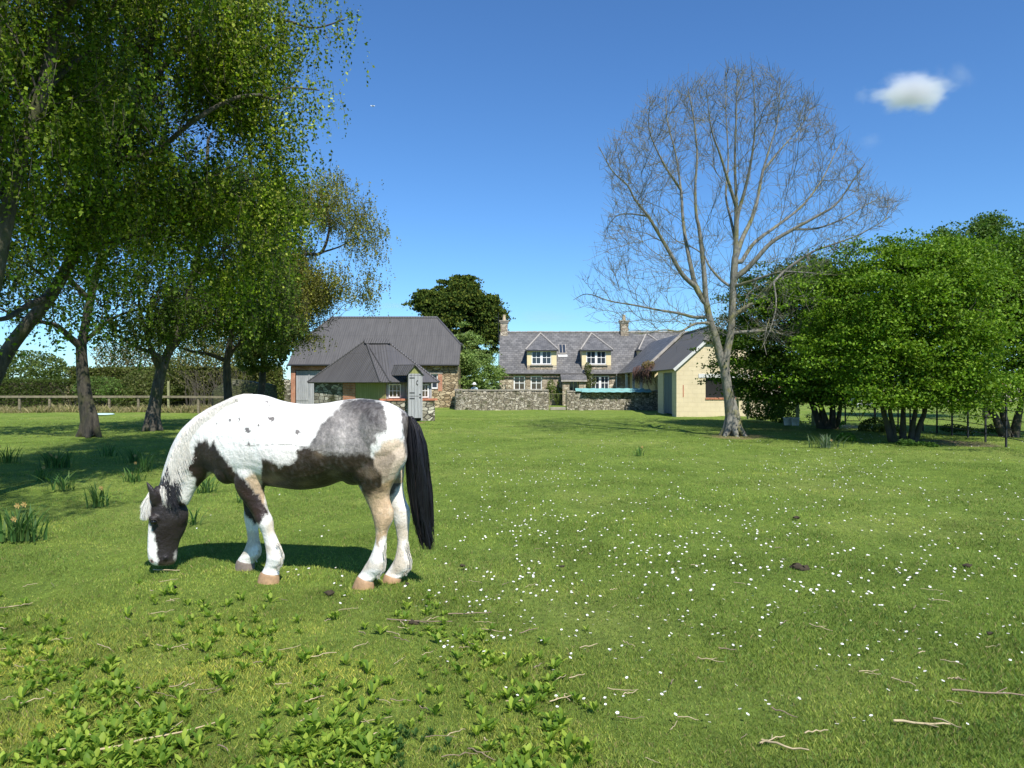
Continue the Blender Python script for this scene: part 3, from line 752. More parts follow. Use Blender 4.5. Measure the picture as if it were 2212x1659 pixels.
polys, tips, tdir, pos, rad = grow(ash_limbs, att, .26, snap=True, tipr=.0048, expo=2.5, wlen=.3, trop=.3, wig=.05, keep=3.2, dirw=(2.0, 1.1))
fl = []
bb = W(1583, 940, YA); bb[2] = 0
for k in range(7):
    a_ = k * .9 + .2; d_ = np.array((math.cos(a_), math.sin(a_), 0)); r0 = .24
    fl.append((np.array([bb + d_ * rng.uniform(.36, .5) + (0, 0, -.08), bb + d_ * .2 + (0, 0, .2), bb + d_ * .07 + (0, 0, .7), bb + (0, 0, 1.2)]), np.array((.06, .12, .13, .06))))
wood('trunk', polys + fl, M['bark_ash'], ash)
# short upturned bud twigs
tw = []
for t_, d_ in zip(tips, tdir):
    for _ in range(3):
        v_ = d_ * .55 + rng.normal(size=3) * .5 + (0, 0, .35); v_ /= np.linalg.norm(v_); L_ = rng.uniform(.15, .6)
        st = t_ - d_ * rng.uniform(0, .45)
        tw.append((np.array([st, st + v_ * L_ * .5 + rng.normal(size=3) * .02, st + v_ * L_ + (0, 0, .04)]), np.array((.005, .0042, .0035))))
v_, f_ = tubes(tw, 3)
np_mesh('twigs', v_, f_, M['bark_ash'], ash)
# -------- dense green trees on the right
def dense_tree(name, label, base, stems, blobs, natt, nclump, per, size, pal, cr=.22, tipr=.008, keep=1.4, zmin=1.0, group=None, mat=None, lobe=.6, hang=0, up=1.5, spf=2.5):
    root = empty(name, (base[0], base[1], 0), label, 'tree', group)
    att = in_ellipsoids(blobs, natt, .6); att = att[att[:, 2] > zmin]
    polys, tips, tdir, pos, rad = grow(stems, att, .4, tipr, keep=keep, trop=.1)
    for s in stems[1:]: pass
    wood('trunk', polys, M['bark_dark'], root)
    nsp = max(40, nclump // 9); spc = in_ellipsoids(blobs, nsp, .82); spc = spc[np.array([noise.noise(Vector(q_) * (22.0 / base[1])) for q_ in spc]) > -.08]; nsp = len(spc); sr = cr * spf * rng.uniform(.7, 1.35, nsp)
    o9 = rng.normal(size=(nsp, 12, 3)) * np.array((1.0, 1.0, .2)) * sr[:, None, None]; o9[..., 2] -= .25 * (o9[..., 0] ** 2 + o9[..., 1] ** 2) / sr[:, None]
    c1 = (spc[:, None] + o9).reshape(-1, 3)
    nz = np.array([noise.noise(Vector(p) * 1.1) for p in c1])
    c1 = c1[(nz > -.3) & (c1[:, 2] > zmin)]
    if len(tips): c1 = np.vstack([c1, tips[rng.integers(0, len(tips), nclump // 3)]])
    ctr = np.array([b_[:3] for b_ in blobs]); ni = np.array([np.linalg.norm(ctr - q_, axis=1).argmin() for q_ in c1])
    lob = np.array([noise.noise(Vector(q_) * (16.0 / base[1])) for q_ in c1])
    c1 = ctr[ni] + (c1 - ctr[ni]) * (1 + lobe * lob)[:, None]; c1 = c1[c1[:, 2] > zmin * .6]
    n = len(c1)
    off = rng.normal(size=(n, per, 3)) * np.array((1.2, 1.2, .38)) * (cr * .62 * rng.uniform(.6, 1.5, n))[:, None, None]
    P = (c1[:, None] + off); P[..., 2] -= .35 * (off[..., 0] ** 2 + off[..., 1] ** 2)
    cc = np.repeat(rng.uniform(.78, 1.22, n), per)[:, None]
    leaf_cloud('crown', P.reshape(-1, 3), size, pal, mat or M['leaf_dense'], root, up=up, hang=hang, clumpcol=cc, aspect=.75)
    return root
PAL_G = [(.06, .12, .01), (.08, .15, .012), (.115, .19, .02), (.045, .095, .01)]
def stems_at(y, us, vb, top, r=.1):
    out = []
    for i, (u0, u1) in enumerate(us):
        out.append((np.array([W(u0, vb, y) * (1, 1, 0) + (0, 0, -.05), W((u0 * 2 + u1) / 3, vb - 40, y), W((u0 + u1 * 2) / 3, vb - 80, y + .1), W(u1, top, y + rng.uniform(-.4, .4))]), r * rng.uniform(.8, 1.2), .04))
    return out
dense_tree('hawthorn_tree', 'dark leafy many-stemmed tree just behind the bare tree, over the white buckets', W(1795, 926, 25.9),
    stems_at(25.9, [(1798, 1800), (1778, 1768), (1808, 1826), (1790, 1748), (1774, 1730)], 926, 760, .12),
    [pxblob(1720, 720, 26.5, 110, 120, 2.3), pxblob(1650, 770, 27, 62, 85, 1.7, .9), pxblob(1790, 650, 26.5, 90, 95, 2), pxblob(1660, 660, 27, 60, 62, 1.4), pxblob(1740, 590, 27, 60, 50, 1.3), pxblob(1830, 740, 26, 80, 100, 2), pxblob(1640, 830, 28, 52, 40, 1.2, .7), pxblob(1730, 810, 26, 90, 50, 1.9), pxblob(1800, 820, 25.5, 70, 45, 1.6), pxblob(1680, 850, 26.5, 60, 40, 1.4), pxblob(1760, 850, 26, 50, 35, 1.3), pxblob(1660, 875, 27, 48, 28, 1), pxblob(1720, 870, 26.5, 40, 22, .9)],
    420, 3800, 36, .09, PAL_G, .27, group='leafy trees along the iron railing', lobe=.9)
dense_tree('hawthorn_tree', 'bright green rounded tree on several slim stems, largest of the right-hand row', W(1950, 955, 19.9),
    stems_at(19.9, [(1950, 1952), (1934, 1915), (1966, 1985), (1927, 1895), (1976, 2012)], 955, 740, .09),
    [pxblob(1960, 690, 20, 150, 140, 2.1), pxblob(2060, 740, 19.5, 100, 110, 1.6), pxblob(1870, 720, 20.3, 90, 110, 1.5), pxblob(1940, 560, 20.5, 75, 55, 1.2), pxblob(1850, 600, 20.8, 80, 70, 1.3), pxblob(2040, 600, 20.5, 95, 75, 1.4), pxblob(1990, 810, 19.3, 90, 55, 1.1), pxblob(1935, 515, 20.8, 28, 28, .5, .7), pxblob(1915, 820, 20, 60, 50, .9), pxblob(2060, 820, 19.6, 60, 45, 1), pxblob(1900, 540, 20.8, 35, 30, .6, .8), pxblob(1985, 530, 20.8, 30, 22, .5, .8), pxblob(2075, 545, 20.8, 35, 28, .6, .8), pxblob(2020, 860, 19.3, 45, 34, .8, .9), pxblob(1900, 850, 19.8, 45, 35, .8), pxblob(1970, 850, 19.2, 55, 36, .9), pxblob(2080, 860, 19.3, 40, 30, .7), pxblob(1885, 880, 20, 30, 20, .6)],
    520, 4300, 36, .075, [(.105, .2, .012), (.14, .245, .018), (.185, .285, .025), (.075, .15, .01)], .24, group='leafy trees along the iron railing', lobe=1.0)
dense_tree('hawthorn_tree', 'leafy tree with a thick leaning trunk at the right edge beside the iron railing', W(2182, 942, 22),
    stems_at(22, [(2178, 2150), (2190, 2215), (2170, 2110)], 942, 740, .16),
    [pxblob(2170, 700, 22.5, 110, 130, 2.2), pxblob(2260, 680, 22.5, 110, 150, 2.2), pxblob(2120, 600, 23, 60, 65, 1.3), pxblob(2180, 560, 23.2, 60, 60, 1.2), pxblob(2250, 800, 22, 70, 50, 1.3)],
    420, 2300, 34, .085, PAL_G, .26, group='leafy trees along the iron railing')
dense_tree('pointed_tree', 'taller tree with pointed feathery top rising behind the right-hand row', W(2130, 905, 33),
    stems_at(33, [(2130, 2130)], 905, 600, .18),
    [pxblob(2130, 600, 33, 70, 95, 2), pxblob(2132, 520, 33, 22, 42, .7, 2.5), pxblob(2133, 482, 33, 8, 22, .25, 6), pxblob(2070, 560, 33, 48, 45, 1.3), pxblob(2200, 600, 33, 60, 90, 1.8), pxblob(2215, 530, 33, 22, 40, .7), pxblob(2035, 515, 32, 20, 26, .6)],
    300, 2600, 22, .11, [(.07, .13, .02), (.09, .16, .03), (.11, .18, .035)], .25, zmin=2.5, lobe=.15)

# cypress behind the barn and the pale bush beside it
dense_tree('cypress_tree', 'big dark evergreen with golden side rising between the barn and the cottage', W(985, 870, 63),
    stems_at(63, [(985, 985)], 870, 640, .4),
    [pxblob(985, 720, 63, 58, 75, 2.6), pxblob(990, 655, 63, 58, 34, 2.2), pxblob(985, 622, 63, 42, 22, 1.6), pxblob(1035, 690, 63, 28, 50, 1.6), pxblob(922, 690, 62, 24, 58, 1.5), pxblob(940, 652, 62.5, 38, 34, 1.6), pxblob(1056, 665, 63, 18, 26, 1), pxblob(1054, 735, 63, 20, 40, 1), pxblob(1005, 603, 63, 22, 9, .8)],
    250, 9000, 20, .2, [(.055, .09, .016), (.075, .11, .018), (.12, .14, .022), (.035, .06, .013)], .27, tipr=.03, zmin=2, mat=M['conifer'], lobe=.1, hang=.8, up=.3, spf=1.5)
dense_tree('bush', 'pale green leafy bush against the barn end, right under the evergreen', W(1010, 870, 54),
    stems_at(54, [(1010, 1000), (1015, 1030)], 872, 800, .08),
    [pxblob(1010, 760, 54, 38, 48, 1.3), pxblob(1030, 800, 53.5, 42, 40, 1.3), pxblob(1000, 720, 54.5, 22, 26, .8), pxblob(1062, 815, 54, 20, 35, .9), pxblob(1000, 820, 53, 28, 40, 1)],
    150, 1100, 18, .13, [(.2, .29, .08), (.25, .33, .1), (.15, .23, .06)], .22, zmin=.2)

# ------------------------------------------------------------------ windows
def window(parent, x0, x1, z0, z1, y, cols, rows, name='window', fr=.07, bar=.03, mullion=False, glass='glass', arch=0.0, mat='white'):
    m = MB()
    yf, yb = y - .03, y + .05
    m.box(x0, x0 + fr, yf, yb, z0, z1); m.box(x1 - fr, x1, yf, yb, z0, z1)
    m.box(x0 + fr, x1 - fr, yf, yb, z0, z0 + fr * 1.2); m.box(x0 + fr, x1 - fr, yf, yb, z1 - fr, z1)
    ix0, ix1, iz0, iz1 = x0 + fr, x1 - fr, z0 + fr * 1.2, z1 - fr
    halves = [(ix0, ix1)]
    if mullion:
        mx = (ix0 + ix1) / 2; m.box(mx - .09, mx + .09, yf - .004, yb, iz0, iz1); halves = [(ix0, mx - .09), (mx + .09, ix1)]
    for a, b in halves:
        for i in range(1, cols):
            xx = a + (b - a) * i / cols; m.box(xx - bar / 2, xx + bar / 2, yf + .012, yb - .02, iz0, iz1)
        for j in range(1, rows):
            zz = iz0 + (iz1 - iz0) * j / rows; m.box(a, b, yf + .006, yb - .025, zz - bar / 2, zz + bar / 2)
    w = m.build(name, M[mat], parent)
    if arch:
        p = MB(); k = 8; xm = (x0 + x1) / 2; hw = (x1 - x0) / 2
        top = [(x0 + (x1 - x0) * i / k, y - .02, z1 + arch * (1 - ((x0 + (x1 - x0) * i / k - xm) / hw) ** 2)) for i in range(k + 1)]
        for i in range(k):
            p.poly([(top[i][0], y - .02, z1), (top[i + 1][0], y - .02, z1), top[i + 1], top[i]])
        p.build('arch_panel', M['white_shade'], w)
    g = MB().box(ix0, ix1, y + .018, y + .03, iz0, iz1)
    g.build('pane', M[glass], w)
    m2 = MB().box(x0 - .06, x1 + .06, y - .1, y + .05, z0 - .08, z0 - .003)
    m2.build('sill', M['stonecap'], w)
    return w

def wall_front(holes, x0, x1, z0, z1, y, th=.3):
    """front wall with rectangular holes, as boxes"""
    m = MB(); xs = sorted({x0, x1, *[h[0] for h in holes], *[h[1] for h in holes]})
    for a, b in zip(xs[:-1], xs[1:]):
        hs = sorted([(h[2], h[3]) for h in holes if h[0] <= a + 1e-6 and h[1] >= b - 1e-6])
        z = z0
        for c, d in hs:
            if c > z: m.box(a, b, y, y + th, z, c)
            z = d
        if z < z1: m.box(a, b, y, y + th, z, z1)
    return m

# ------------------------------------------------------------------ barn
def build_barn():
    y, y2 = 50.0, 58.0; x0, x1 = -15.3, -3.76; ez, rz = 3.03, 6.55; ym = 54.0
    b = empty('barn', ((x0 + x1) / 2, y, 0), 'long stone barn with dark corrugated half-hipped roof behind the small shed', 'barn')
    holes = [(-15.0, -13.15, 0, 2.56), (-5.62, -5.12, 1.25, 2.3)]
    wall_front(holes, x0, x1, -.1, ez, y, .45).build('wall', M['barn_stone'], b)
    m = MB(); m.box(x0, x0 + .45, y + .45, y2, -.1, ez); m.box(x1 - .45, x1, y + .45, y2, -.1, ez); m.box(x0 + .45, x1 - .45, y2 - .45, y2, -.1, ez)
    for xx, xb in ((x1, x1 - .45), (x0, x0 + .45)):
        zz = ez + (rz - ez) * .41; yy = (ym - y) * .41
        P = [(xx, y, ez), (xx, y2, ez), (xx, y2 - yy, zz), (xx, y + yy, zz)]; Q = [(xb, p[1], p[2]) for p in P]
        m.poly(P); m.poly(Q[::-1])
    m.build('end_wall', M['barn_stone'], b)
    # roof
    t = .41; zz = ez + (rz - ez) * t; o = .25; hx = 1.95
    def S(x, tt, side):  # point on slope
        yy = (y - .3) + (ym - y + .3) * tt if side < 0 else (y2 + .3) + (ym - y2 - .3) * tt
        return (x, yy, ez - .12 + (rz - ez + .12) * tt)
    xl, xr = x0 - .15, x1 + .12
    r = MB()
    for s in (-1, 1):
        r.slab([S(xl, 0, s), S(xr, 0, s), S(xr, t, s), (xr - hx, ym, rz), (xl + hx, ym, rz), S(xl, t, s)], .08)
    for xe, xi in ((xr, xr - hx), (xl, xl + hx)):
        r.slab([S(xe, t, -1), S(xe, t, 1), (xi, ym, rz)], .08)
    r.build('roof', M['corr_dark'], b)
    c = MB(); c.cyl((xl + hx, ym, rz + .02), (xr - hx, ym, rz + .02), .09, k=8)
    for s in (-1, 1):
        c.cyl((xr - hx, ym, rz + .02), S(xr, t, s), .06, k=6); c.cyl((xl + hx, ym, rz + .02), S(xl, t, s), .06, k=6)
    c.build('ridge_cap', M['corr_grey'], b)
    g = MB(); g.cyl((xl, y - .36, ez - .13), (xr, y - .36, ez - .13), .07, k=8); g.build('gutter', M['black_gutter'], b)
    d = MB(); d.box(-14.98, -14.08, y + .1, y + .15, .05, 2.52); d.box(-14.06, -13.17, y + .1, y + .15, .05, 2.52)
    d.box(-14.95, -14.1, y + .07, y + .098, .45, .58); d.box(-14.12, -14.02, y + .06, y + .098, .05, 2.6)
    dd = d.build('door', M['grey_boards'], b)
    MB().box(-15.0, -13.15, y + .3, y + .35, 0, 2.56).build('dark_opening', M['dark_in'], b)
    k = MB(); k.box(x0 - .02, -15.0, y - .03, y + .3, -.1, 2.58); k.box(-13.15, -12.9, y - .03, y + .3, -.1, 2.58); k.box(x0 - .02, -12.9, y - .035, y + .3, 2.582, 2.82)
    k.build('brick_surround', M['brick'], b)
    k = MB(); k.box(-5.12, -4.82, y - .02, y + .2, 1.1, 2.28); k.build('brick_jamb', M['brick'], b)
    MB().box(-5.8, -4.8, y - .04, y + .2, 2.3, 2.44).build('lintel', M['stonecap'], b)
    window(b, -5.6, -5.14, 1.28, 2.28, y + .1, 1, 2)
build_barn()

# rubble wall ruins left of the barn
def rubble_wall(name, label, pts, tops, mat, th=.5, cat='wall', group=None, cap=None):
    """free-standing stone wall along pts (x,y) with a bumpy top"""
    e = empty(name, (pts[0][0], pts[0][1], 0), label, cat, group)
    P = []; T = []
    for i in range(len(pts) - 1):
        a, b = np.array(pts[i]), np.array(pts[i + 1]); n = max(2, int(np.linalg.norm(b - a) / .22))
        for k in range(n):
            P.append(a + (b - a) * k / n); T.append(tops[i] + (tops[i + 1] - tops[i]) * k / n)
    P.append(np.array(pts[-1])); T.append(tops[-1]); P = np.array(P); T = np.array(T)
    d = np.gradient(P, axis=0); d /= np.linalg.norm(d, axis=1)[:, None]; nn = np.stack([-d[:, 1], d[:, 0]], 1)
    rows = 7; n = len(P); V = []
    for side in (-1, 1):
        for r in range(rows):
            f = r / (rows - 1); hw = th / 2 * (1 - .18 * f)
            jit = rng.uniform(-.025, .025, n)
            q = P + nn * side * (hw + jit)[:, None]
            z = -.1 + (T + .1) * f + (rng.uniform(-.035, .035, n) if r == rows - 1 else 0)
            V.append(np.column_stack([q, z]))
    V = np.array(V); Vv = V.reshape(-1, 3); Ff = []
    for side in (0, 1):
        for r in range(rows - 1):
            for i in range(n - 1):
                a = (side * rows + r) * n + i; q = [a, a + 1, a + n + 1, a + n]; Ff.append(q if side == 0 else q[::-1])
    for i in range(n - 1):
        a = (rows - 1) * n + i; b = (2 * rows - 1) * n + i; Ff.append([a, a + 1, b + 1, b])
    for i in (0, n - 1):
        for r in range(rows - 1):
            a = r * n + i; b = (rows + r) * n + i; Ff.append([a, b, b + n, a + n])
    np_mesh('stonework', Vv, Ff, mat, e, uv=True)
    if cap:
        c = MB(); tot = 0
        x = 0
        L = np.concatenate([[0], np.cumsum(np.linalg.norm(np.diff(P, axis=0), axis=1))])
        while x < L[-1] - .2:
            w = rng.uniform(.3, .6); xc = min(x + w, L[-1])
            pa = np.array([np.interp(x + .01, L, P[:, 0]), np.interp(x + .01, L, P[:, 1])]); pb = np.array([np.interp(xc - .01, L, P[:, 0]), np.interp(xc - .01, L, P[:, 1])])
            tz = np.interp(x, L, T); h = rng.uniform(.04, .08)
            if np.linalg.norm(pb - pa) > .05:
                c.obox(pa, pb - pa, 0, np.linalg.norm(pb - pa), -th * .5, th * .5, tz - .02, tz + h)
            x = xc
        c.build('coping', cap, e)
    return e
rubble_wall('rubble_wall', 'low rubble stone wall running left from the barn door, partly behind the trees', [(-15.32, 50.2), (-17.2, 50.0), (-19.2, 49.6)], [1.85, 1.95, 1.5], M['mossy_stone'], .6)
rubble_wall('rubble_wall', 'dark tumbled stone wall in the shade behind the slender trunk', [(-13.0, 39.5), (-15.6, 40.2), (-16.8, 41)], [1.55, 1.9, 1.2], M['shaded_mossy_stone'], .6)
garden_l = rubble_wall('garden_wall', 'grey dry stone garden wall between the barn and the little gate', [(-3.7, 49.6), (-3.35, 45.2), (2.28, 45.0)], [1.2, 1.2, 1.2], M['grey_stone'], .5, cap=M['stonecap'])
garden_r = rubble_wall('garden_wall', 'grey dry stone garden wall from the little gate to the cream shed', [(3.4, 45.0), (9.4, 45.0)], [1.12, 1.15], M['grey_stone'], .5, cap=M['stonecap'])
# turquoise sheets lying on the wall
m = MB()
for k in range(4):
    xa = 4.55 + k * 1.0
for (xa, xb, yy, zz) in ((3.95, 8.25, 44.95, 1.30), (4.3, 8.6, 44.72, 1.25)):
    nseg = 40
    for i in range(nseg):
        x_, x2 = xa + (xb - xa) * i / nseg, xa + (xb - xa) * (i + 1) / nseg
        z_ = zz + .012 * math.sin(i * 1.3); z2 = zz + .012 * math.sin((i + 1) * 1.3)
        m.slab([(x_, yy - .28, z_ - .15), (x2, yy - .28, z2 - .15), (x2, yy + .28, z2 + .03), (x_, yy + .28, z_ + .03)], .012)
tagp(m.build('roofing_sheet', M['teal']), 'long faded turquoise sheets laid along the top of the garden wall', 'roofing sheet')
# garden gate
gt = empty('garden_gate', (2.85, 45, 0), 'thin metal gate in the gap of the stone garden wall', 'gate')
m = MB(); m.box(2.3, 2.335, 44.98, 45.02, 0, 1.1); m.box(3.33, 3.365, 44.98, 45.02, 0, 1.25); m.box(2.335, 3.33, 44.985, 45.015, .1, .14); m.box(2.335, 3.33, 44.985, 45.015, .98, 1.0)
m.build('frame', M['fence_pale'], gt)
m = MB()
for k in range(9): m.box(2.43 + k * .1, 2.44 + k * .1, 44.99, 45.01, .14, .98)
m.build('bars', M['iron'], gt)
m = MB().box(2.36, 3.32, 44.6, 44.9, -.02, .16); tagp(m.build('door_step', M['stonecap'], bevel=.02), 'pale stone step in the garden gateway', 'step')

# ------------------------------------------------------------------ cottage
def build_house():
    y, y2, ym = 55.0, 62.0, 58.5; x0, x1 = -.94, 14.2; ez, rz = 2.6, 5.8
    h = empty('cottage', (6, y, 0), 'stone cottage with grey slate roof, dormer windows and two chimneys', 'house')
    win = [(.13, 1.0, 1.12, 2.22), (1.42, 2.29, 1.12, 2.22), (6.03, 7.4, 1.12, 2.22)]
    door = (4.25, 5.05, 0, 2.0)
    wall_front(win + [door], x0, x1, -.1, ez, y, .45).build('wall', M['house_stone'], h)
    m = MB(); m.box(x0, x0 + .45, y + .45, y2, -.1, ez); m.box(x1 - .45, x1, y + .45, y2, -.1, ez); m.box(x0 + .45, x1 - .45, y2 - .45, y2, -.1, ez)
    for xx, xb in ((x0, x0 + .4), (x1, x1 - .4)):
        P = [(xx, y, ez), (xx, y2, ez), (xx, ym, rz - .1)]; m.poly(P); m.poly([(xb, p[1], p[2]) for p in P])
    m.build('end_wall', M['house_stone'], h)
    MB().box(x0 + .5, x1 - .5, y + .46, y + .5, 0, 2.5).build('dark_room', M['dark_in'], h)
    r = MB(); o = .25
    sl = (rz - ez) / (ym - y)
    r.slab([(x0 - .06, y - .2, ez - .2 * sl), (x1 + .1, y - .2, ez - .2 * sl), (x1 + .1, ym, rz), (x0 - .06, ym, rz)], .1)
    r.slab([(x0 - .06, y2 + .2, ez - .2 * sl), (x1 + .1, y2 + .2, ez - .2 * sl), (x1 + .1, ym, rz), (x0 - .06, ym, rz)], .1)
    r.build('roof', M['slate'], h)
    c = MB(); x = x0 - .06
    while x < x1:
        c.box(x, x + .42, ym - .13, ym + .13, rz - .03, rz + .07 + rng.uniform(-.01, .02)); x += .44
    c.build('ridge_tiles', M['lead'], h)
    g = MB(); g.cyl((x0 - .05, y - .27, ez - .22), (x1, y - .27, ez - .22), .06, k=8); g.build('gutter', M['black_gutter'], h)
    for (a, b, c_, d) in win[:2]: window(h, a, b, c_, d, y + .1, 2, 2, glass='glass_warm', arch=.13, bar=.045, fr=.08)
    window(h, *win[2], y + .1, 2, 2, mullion=True, arch=.12, bar=.045, fr=.08)
    # dormers
    def dormer(xa, xb, w0, w1, apexx):
        zf, zb = 4.2, 2.66; yy = y + .12
        yb = y + (zf + .1 - ez) / sl
        m = MB(); m.box(xa, w0, yy, yy + .15, 3.02, zf); m.box(w1, xb, yy, yy + .15, 3.02, zf)
        m.box(xa, xa + .12, yy + .15, yb, 2.8, zf); m.box(xb - .12, xb, yy + .15, yb, 2.8, zf); m.box(w0, w1, yy, yy + .15, 4.12, zf)
        d = m.build('dormer', M['cream_render'], h)
        MB().box(xa, xb, yy - .006, yy + .15, 2.6, 3.016).build('apron', M['house_stone'], d)
        MB().box(xa + .25, xb - .25, yy - .1, yy + .05, 2.99, 3.05).build('shelf_sill', M['stonecap'], d)
        window(h, w0, w1, 3.1, 4.12, yy + .06, 2, 2, mullion=True, bar=.04, fr=.06)
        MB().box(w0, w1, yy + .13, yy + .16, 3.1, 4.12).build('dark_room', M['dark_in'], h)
        r = MB(); az = rz - .12; ay = ym - .15
        e0, e1, ef = xa - .12, xb + .12, yy - .2
        zr = zf; ybk = y + (zr - ez) / sl
        r.slab([(e0, ef, zr), (e1, ef, zr), (apexx, ay, az)], .07)
        r.slab([(e0, ef, zr), (apexx, ay, az), (e0, ybk, zr + .01)], .07)
        r.slab([(e1, ef, zr), (e1, ybk, zr + .01), (apexx, ay, az)], .07)
        r.build('dormer_roof', M['slate'], d)
        c = MB(); c.cyl((e0, ef, zr + .03), (apexx, ay, az + .03), .055, k=6); c.cyl((e1, ef, zr + .03), (apexx, ay, az + .03), .055, k=6); c.build('hip_tiles', M['lead'], d)
        MB().box(e0, e1, ef - .04, ef + .02, zr - .1, zr - .02).build('fascia', M['black_gutter'], d)
    dormer(1.15, 3.4, 1.5, 3.0, 2.3)
    dormer(5.33, 7.56, 5.68, 7.17, 6.42)
    dormer(9.75, 11.9, 10.1, 11.5, 10.85)
    # roof light
    zc = Z(756, 56.6); yc = y + (zc - ez) / sl
    def on(x, t, e=.0): return (x, yc + t, zc + t * sl + e)
    m = MB(); m.slab([on(3.68, -.42, .1), on(4.25, -.42, .1), on(4.25, .42, .1), on(3.68, .42, .1)], .1); s = m.build('roof_light', M['lead'], h)
    m = MB()
    for a, b in ((3.73, 3.94), (3.99, 4.2)): m.slab([on(a, -.37, .125), on(b, -.37, .125), on(b, .37, .125), on(a, .37, .125)], .02)
    m.build('pane', M['glass'], s)
    m = MB().slab([on(3.6, -.62, .03), on(4.32, -.62, .03), on(4.32, -.44, .03), on(3.6, -.44, .03)], .02); m.build('flashing', M['white_shade'], s)
    # chimneys
    for xa, xb in ((-.92, -.35), (8.76, 9.38)):
        m = MB(); m.box(xa, xb, ym - .35, ym + .35, rz - .9, 6.62)
        c = m.build('chimney', M['house_stone'], h)
        m = MB(); m.box(xa - .1, xb + .1, ym - .45, ym + .45, 6.622, 6.72); m.box(xa - .05, xb + .05, ym - .4, ym + .4, 6.5, 6.56); m.build('cap', M['stonecap'], c)
        m = MB(); xm = (xa + xb) / 2; m.cyl((xm, ym, 6.72), (xm, ym, 7.12), .15, .11, 10); m.cyl((xm, ym, 7.12), (xm, ym, 7.2), .13, .13, 10); m.build('pot', M['pot'], c)
    # porch
    m = MB(); m.box(3.78, 4.28, 53.9, 55, -.1, 1.95); m.box(5.0, 5.5, 53.9, 55, -.1, 1.95)
    p = m.build('porch', M['house_stone'], h)
    m = MB().slab([(3.66, 53.75, 1.93), (5.6, 53.75, 1.93), (5.6, 55.05, 2.5), (3.66, 55.05, 2.5)], .09); m.build('porch_roof', M['slate'], p)
    m = MB().box(3.66, 5.6, 53.72, 53.78, 1.78, 1.9); m.build('fascia', M['lead'], p)
    m = MB(); m.box(4.3, 4.4, 54.6, 54.68, 0, 1.9); m.box(4.9, 4.99, 54.6, 54.68, 0, 1.9); m.box(4.6, 4.68, 54.6, 54.68, 0, 1.9); m.box(4.4, 4.6, 54.61, 54.67, 1.8, 1.9); m.box(4.68, 4.9, 54.61, 54.67, 1.8, 1.9)
    d = m.build('door', M['white_shade'], h)
    MB().box(4.4, 4.9, 54.64, 54.65, 0.1, 1.8).build('pane', M['glass'], d)
    m = MB(); m.cyl((-1.08, 57.5, 2.2), (-1.08, 57.5, 7.3), .022, k=6)
    for zz in (4.1, 4.7): m.box(-1.08, -.9, 57.49, 57.51, zz, zz + .03)
    for zz in (6.5, 6.7, 6.9): m.box(-1.4, -.76, 57.49, 57.51, zz, zz + .02)
    m.build('aerial', M['iron'], h)
    m = MB(); m.cyl((7.95, y - .08, 0), (7.95, y - .08, 2.4), .045, k=8); m.build('downpipe', M['white_shade'], h)
    # wing that links cottage and shed: open-fronted lean-to side
    m = MB(); m.box(8.95, 9.2, 45.3, 54.9, -.1, 2.5); m.build('wing_wall', M['cream_render'], h)
    m = MB(); m.slab([(8.0, 44.3, 2.4), (8.0, 54.7, 2.4), (10.5, 54.7, 4.75), (10.5, 44.3, 4.75)], .09); m.slab([(13.0, 44.3, 2.4), (13.0, 54.7, 2.4), (10.5, 54.7, 4.75), (10.5, 44.3, 4.75)], .09)
    m.build('wing_roof', M['slate'], h)
    m = MB(); m.slab([(7.96, 44.1, 2.5), (7.96, 44.4, 2.5), (10.5, 44.4, 4.88), (10.5, 44.1, 4.88)], .14); m.build('verge_coping', M['lead'], h)
    for yy in (45.6, 48.5, 51.5): MB().box(8.1, 8.25, yy, yy + .15, 0, 2.42).build('post', M['white_shade'], h)
build_house()

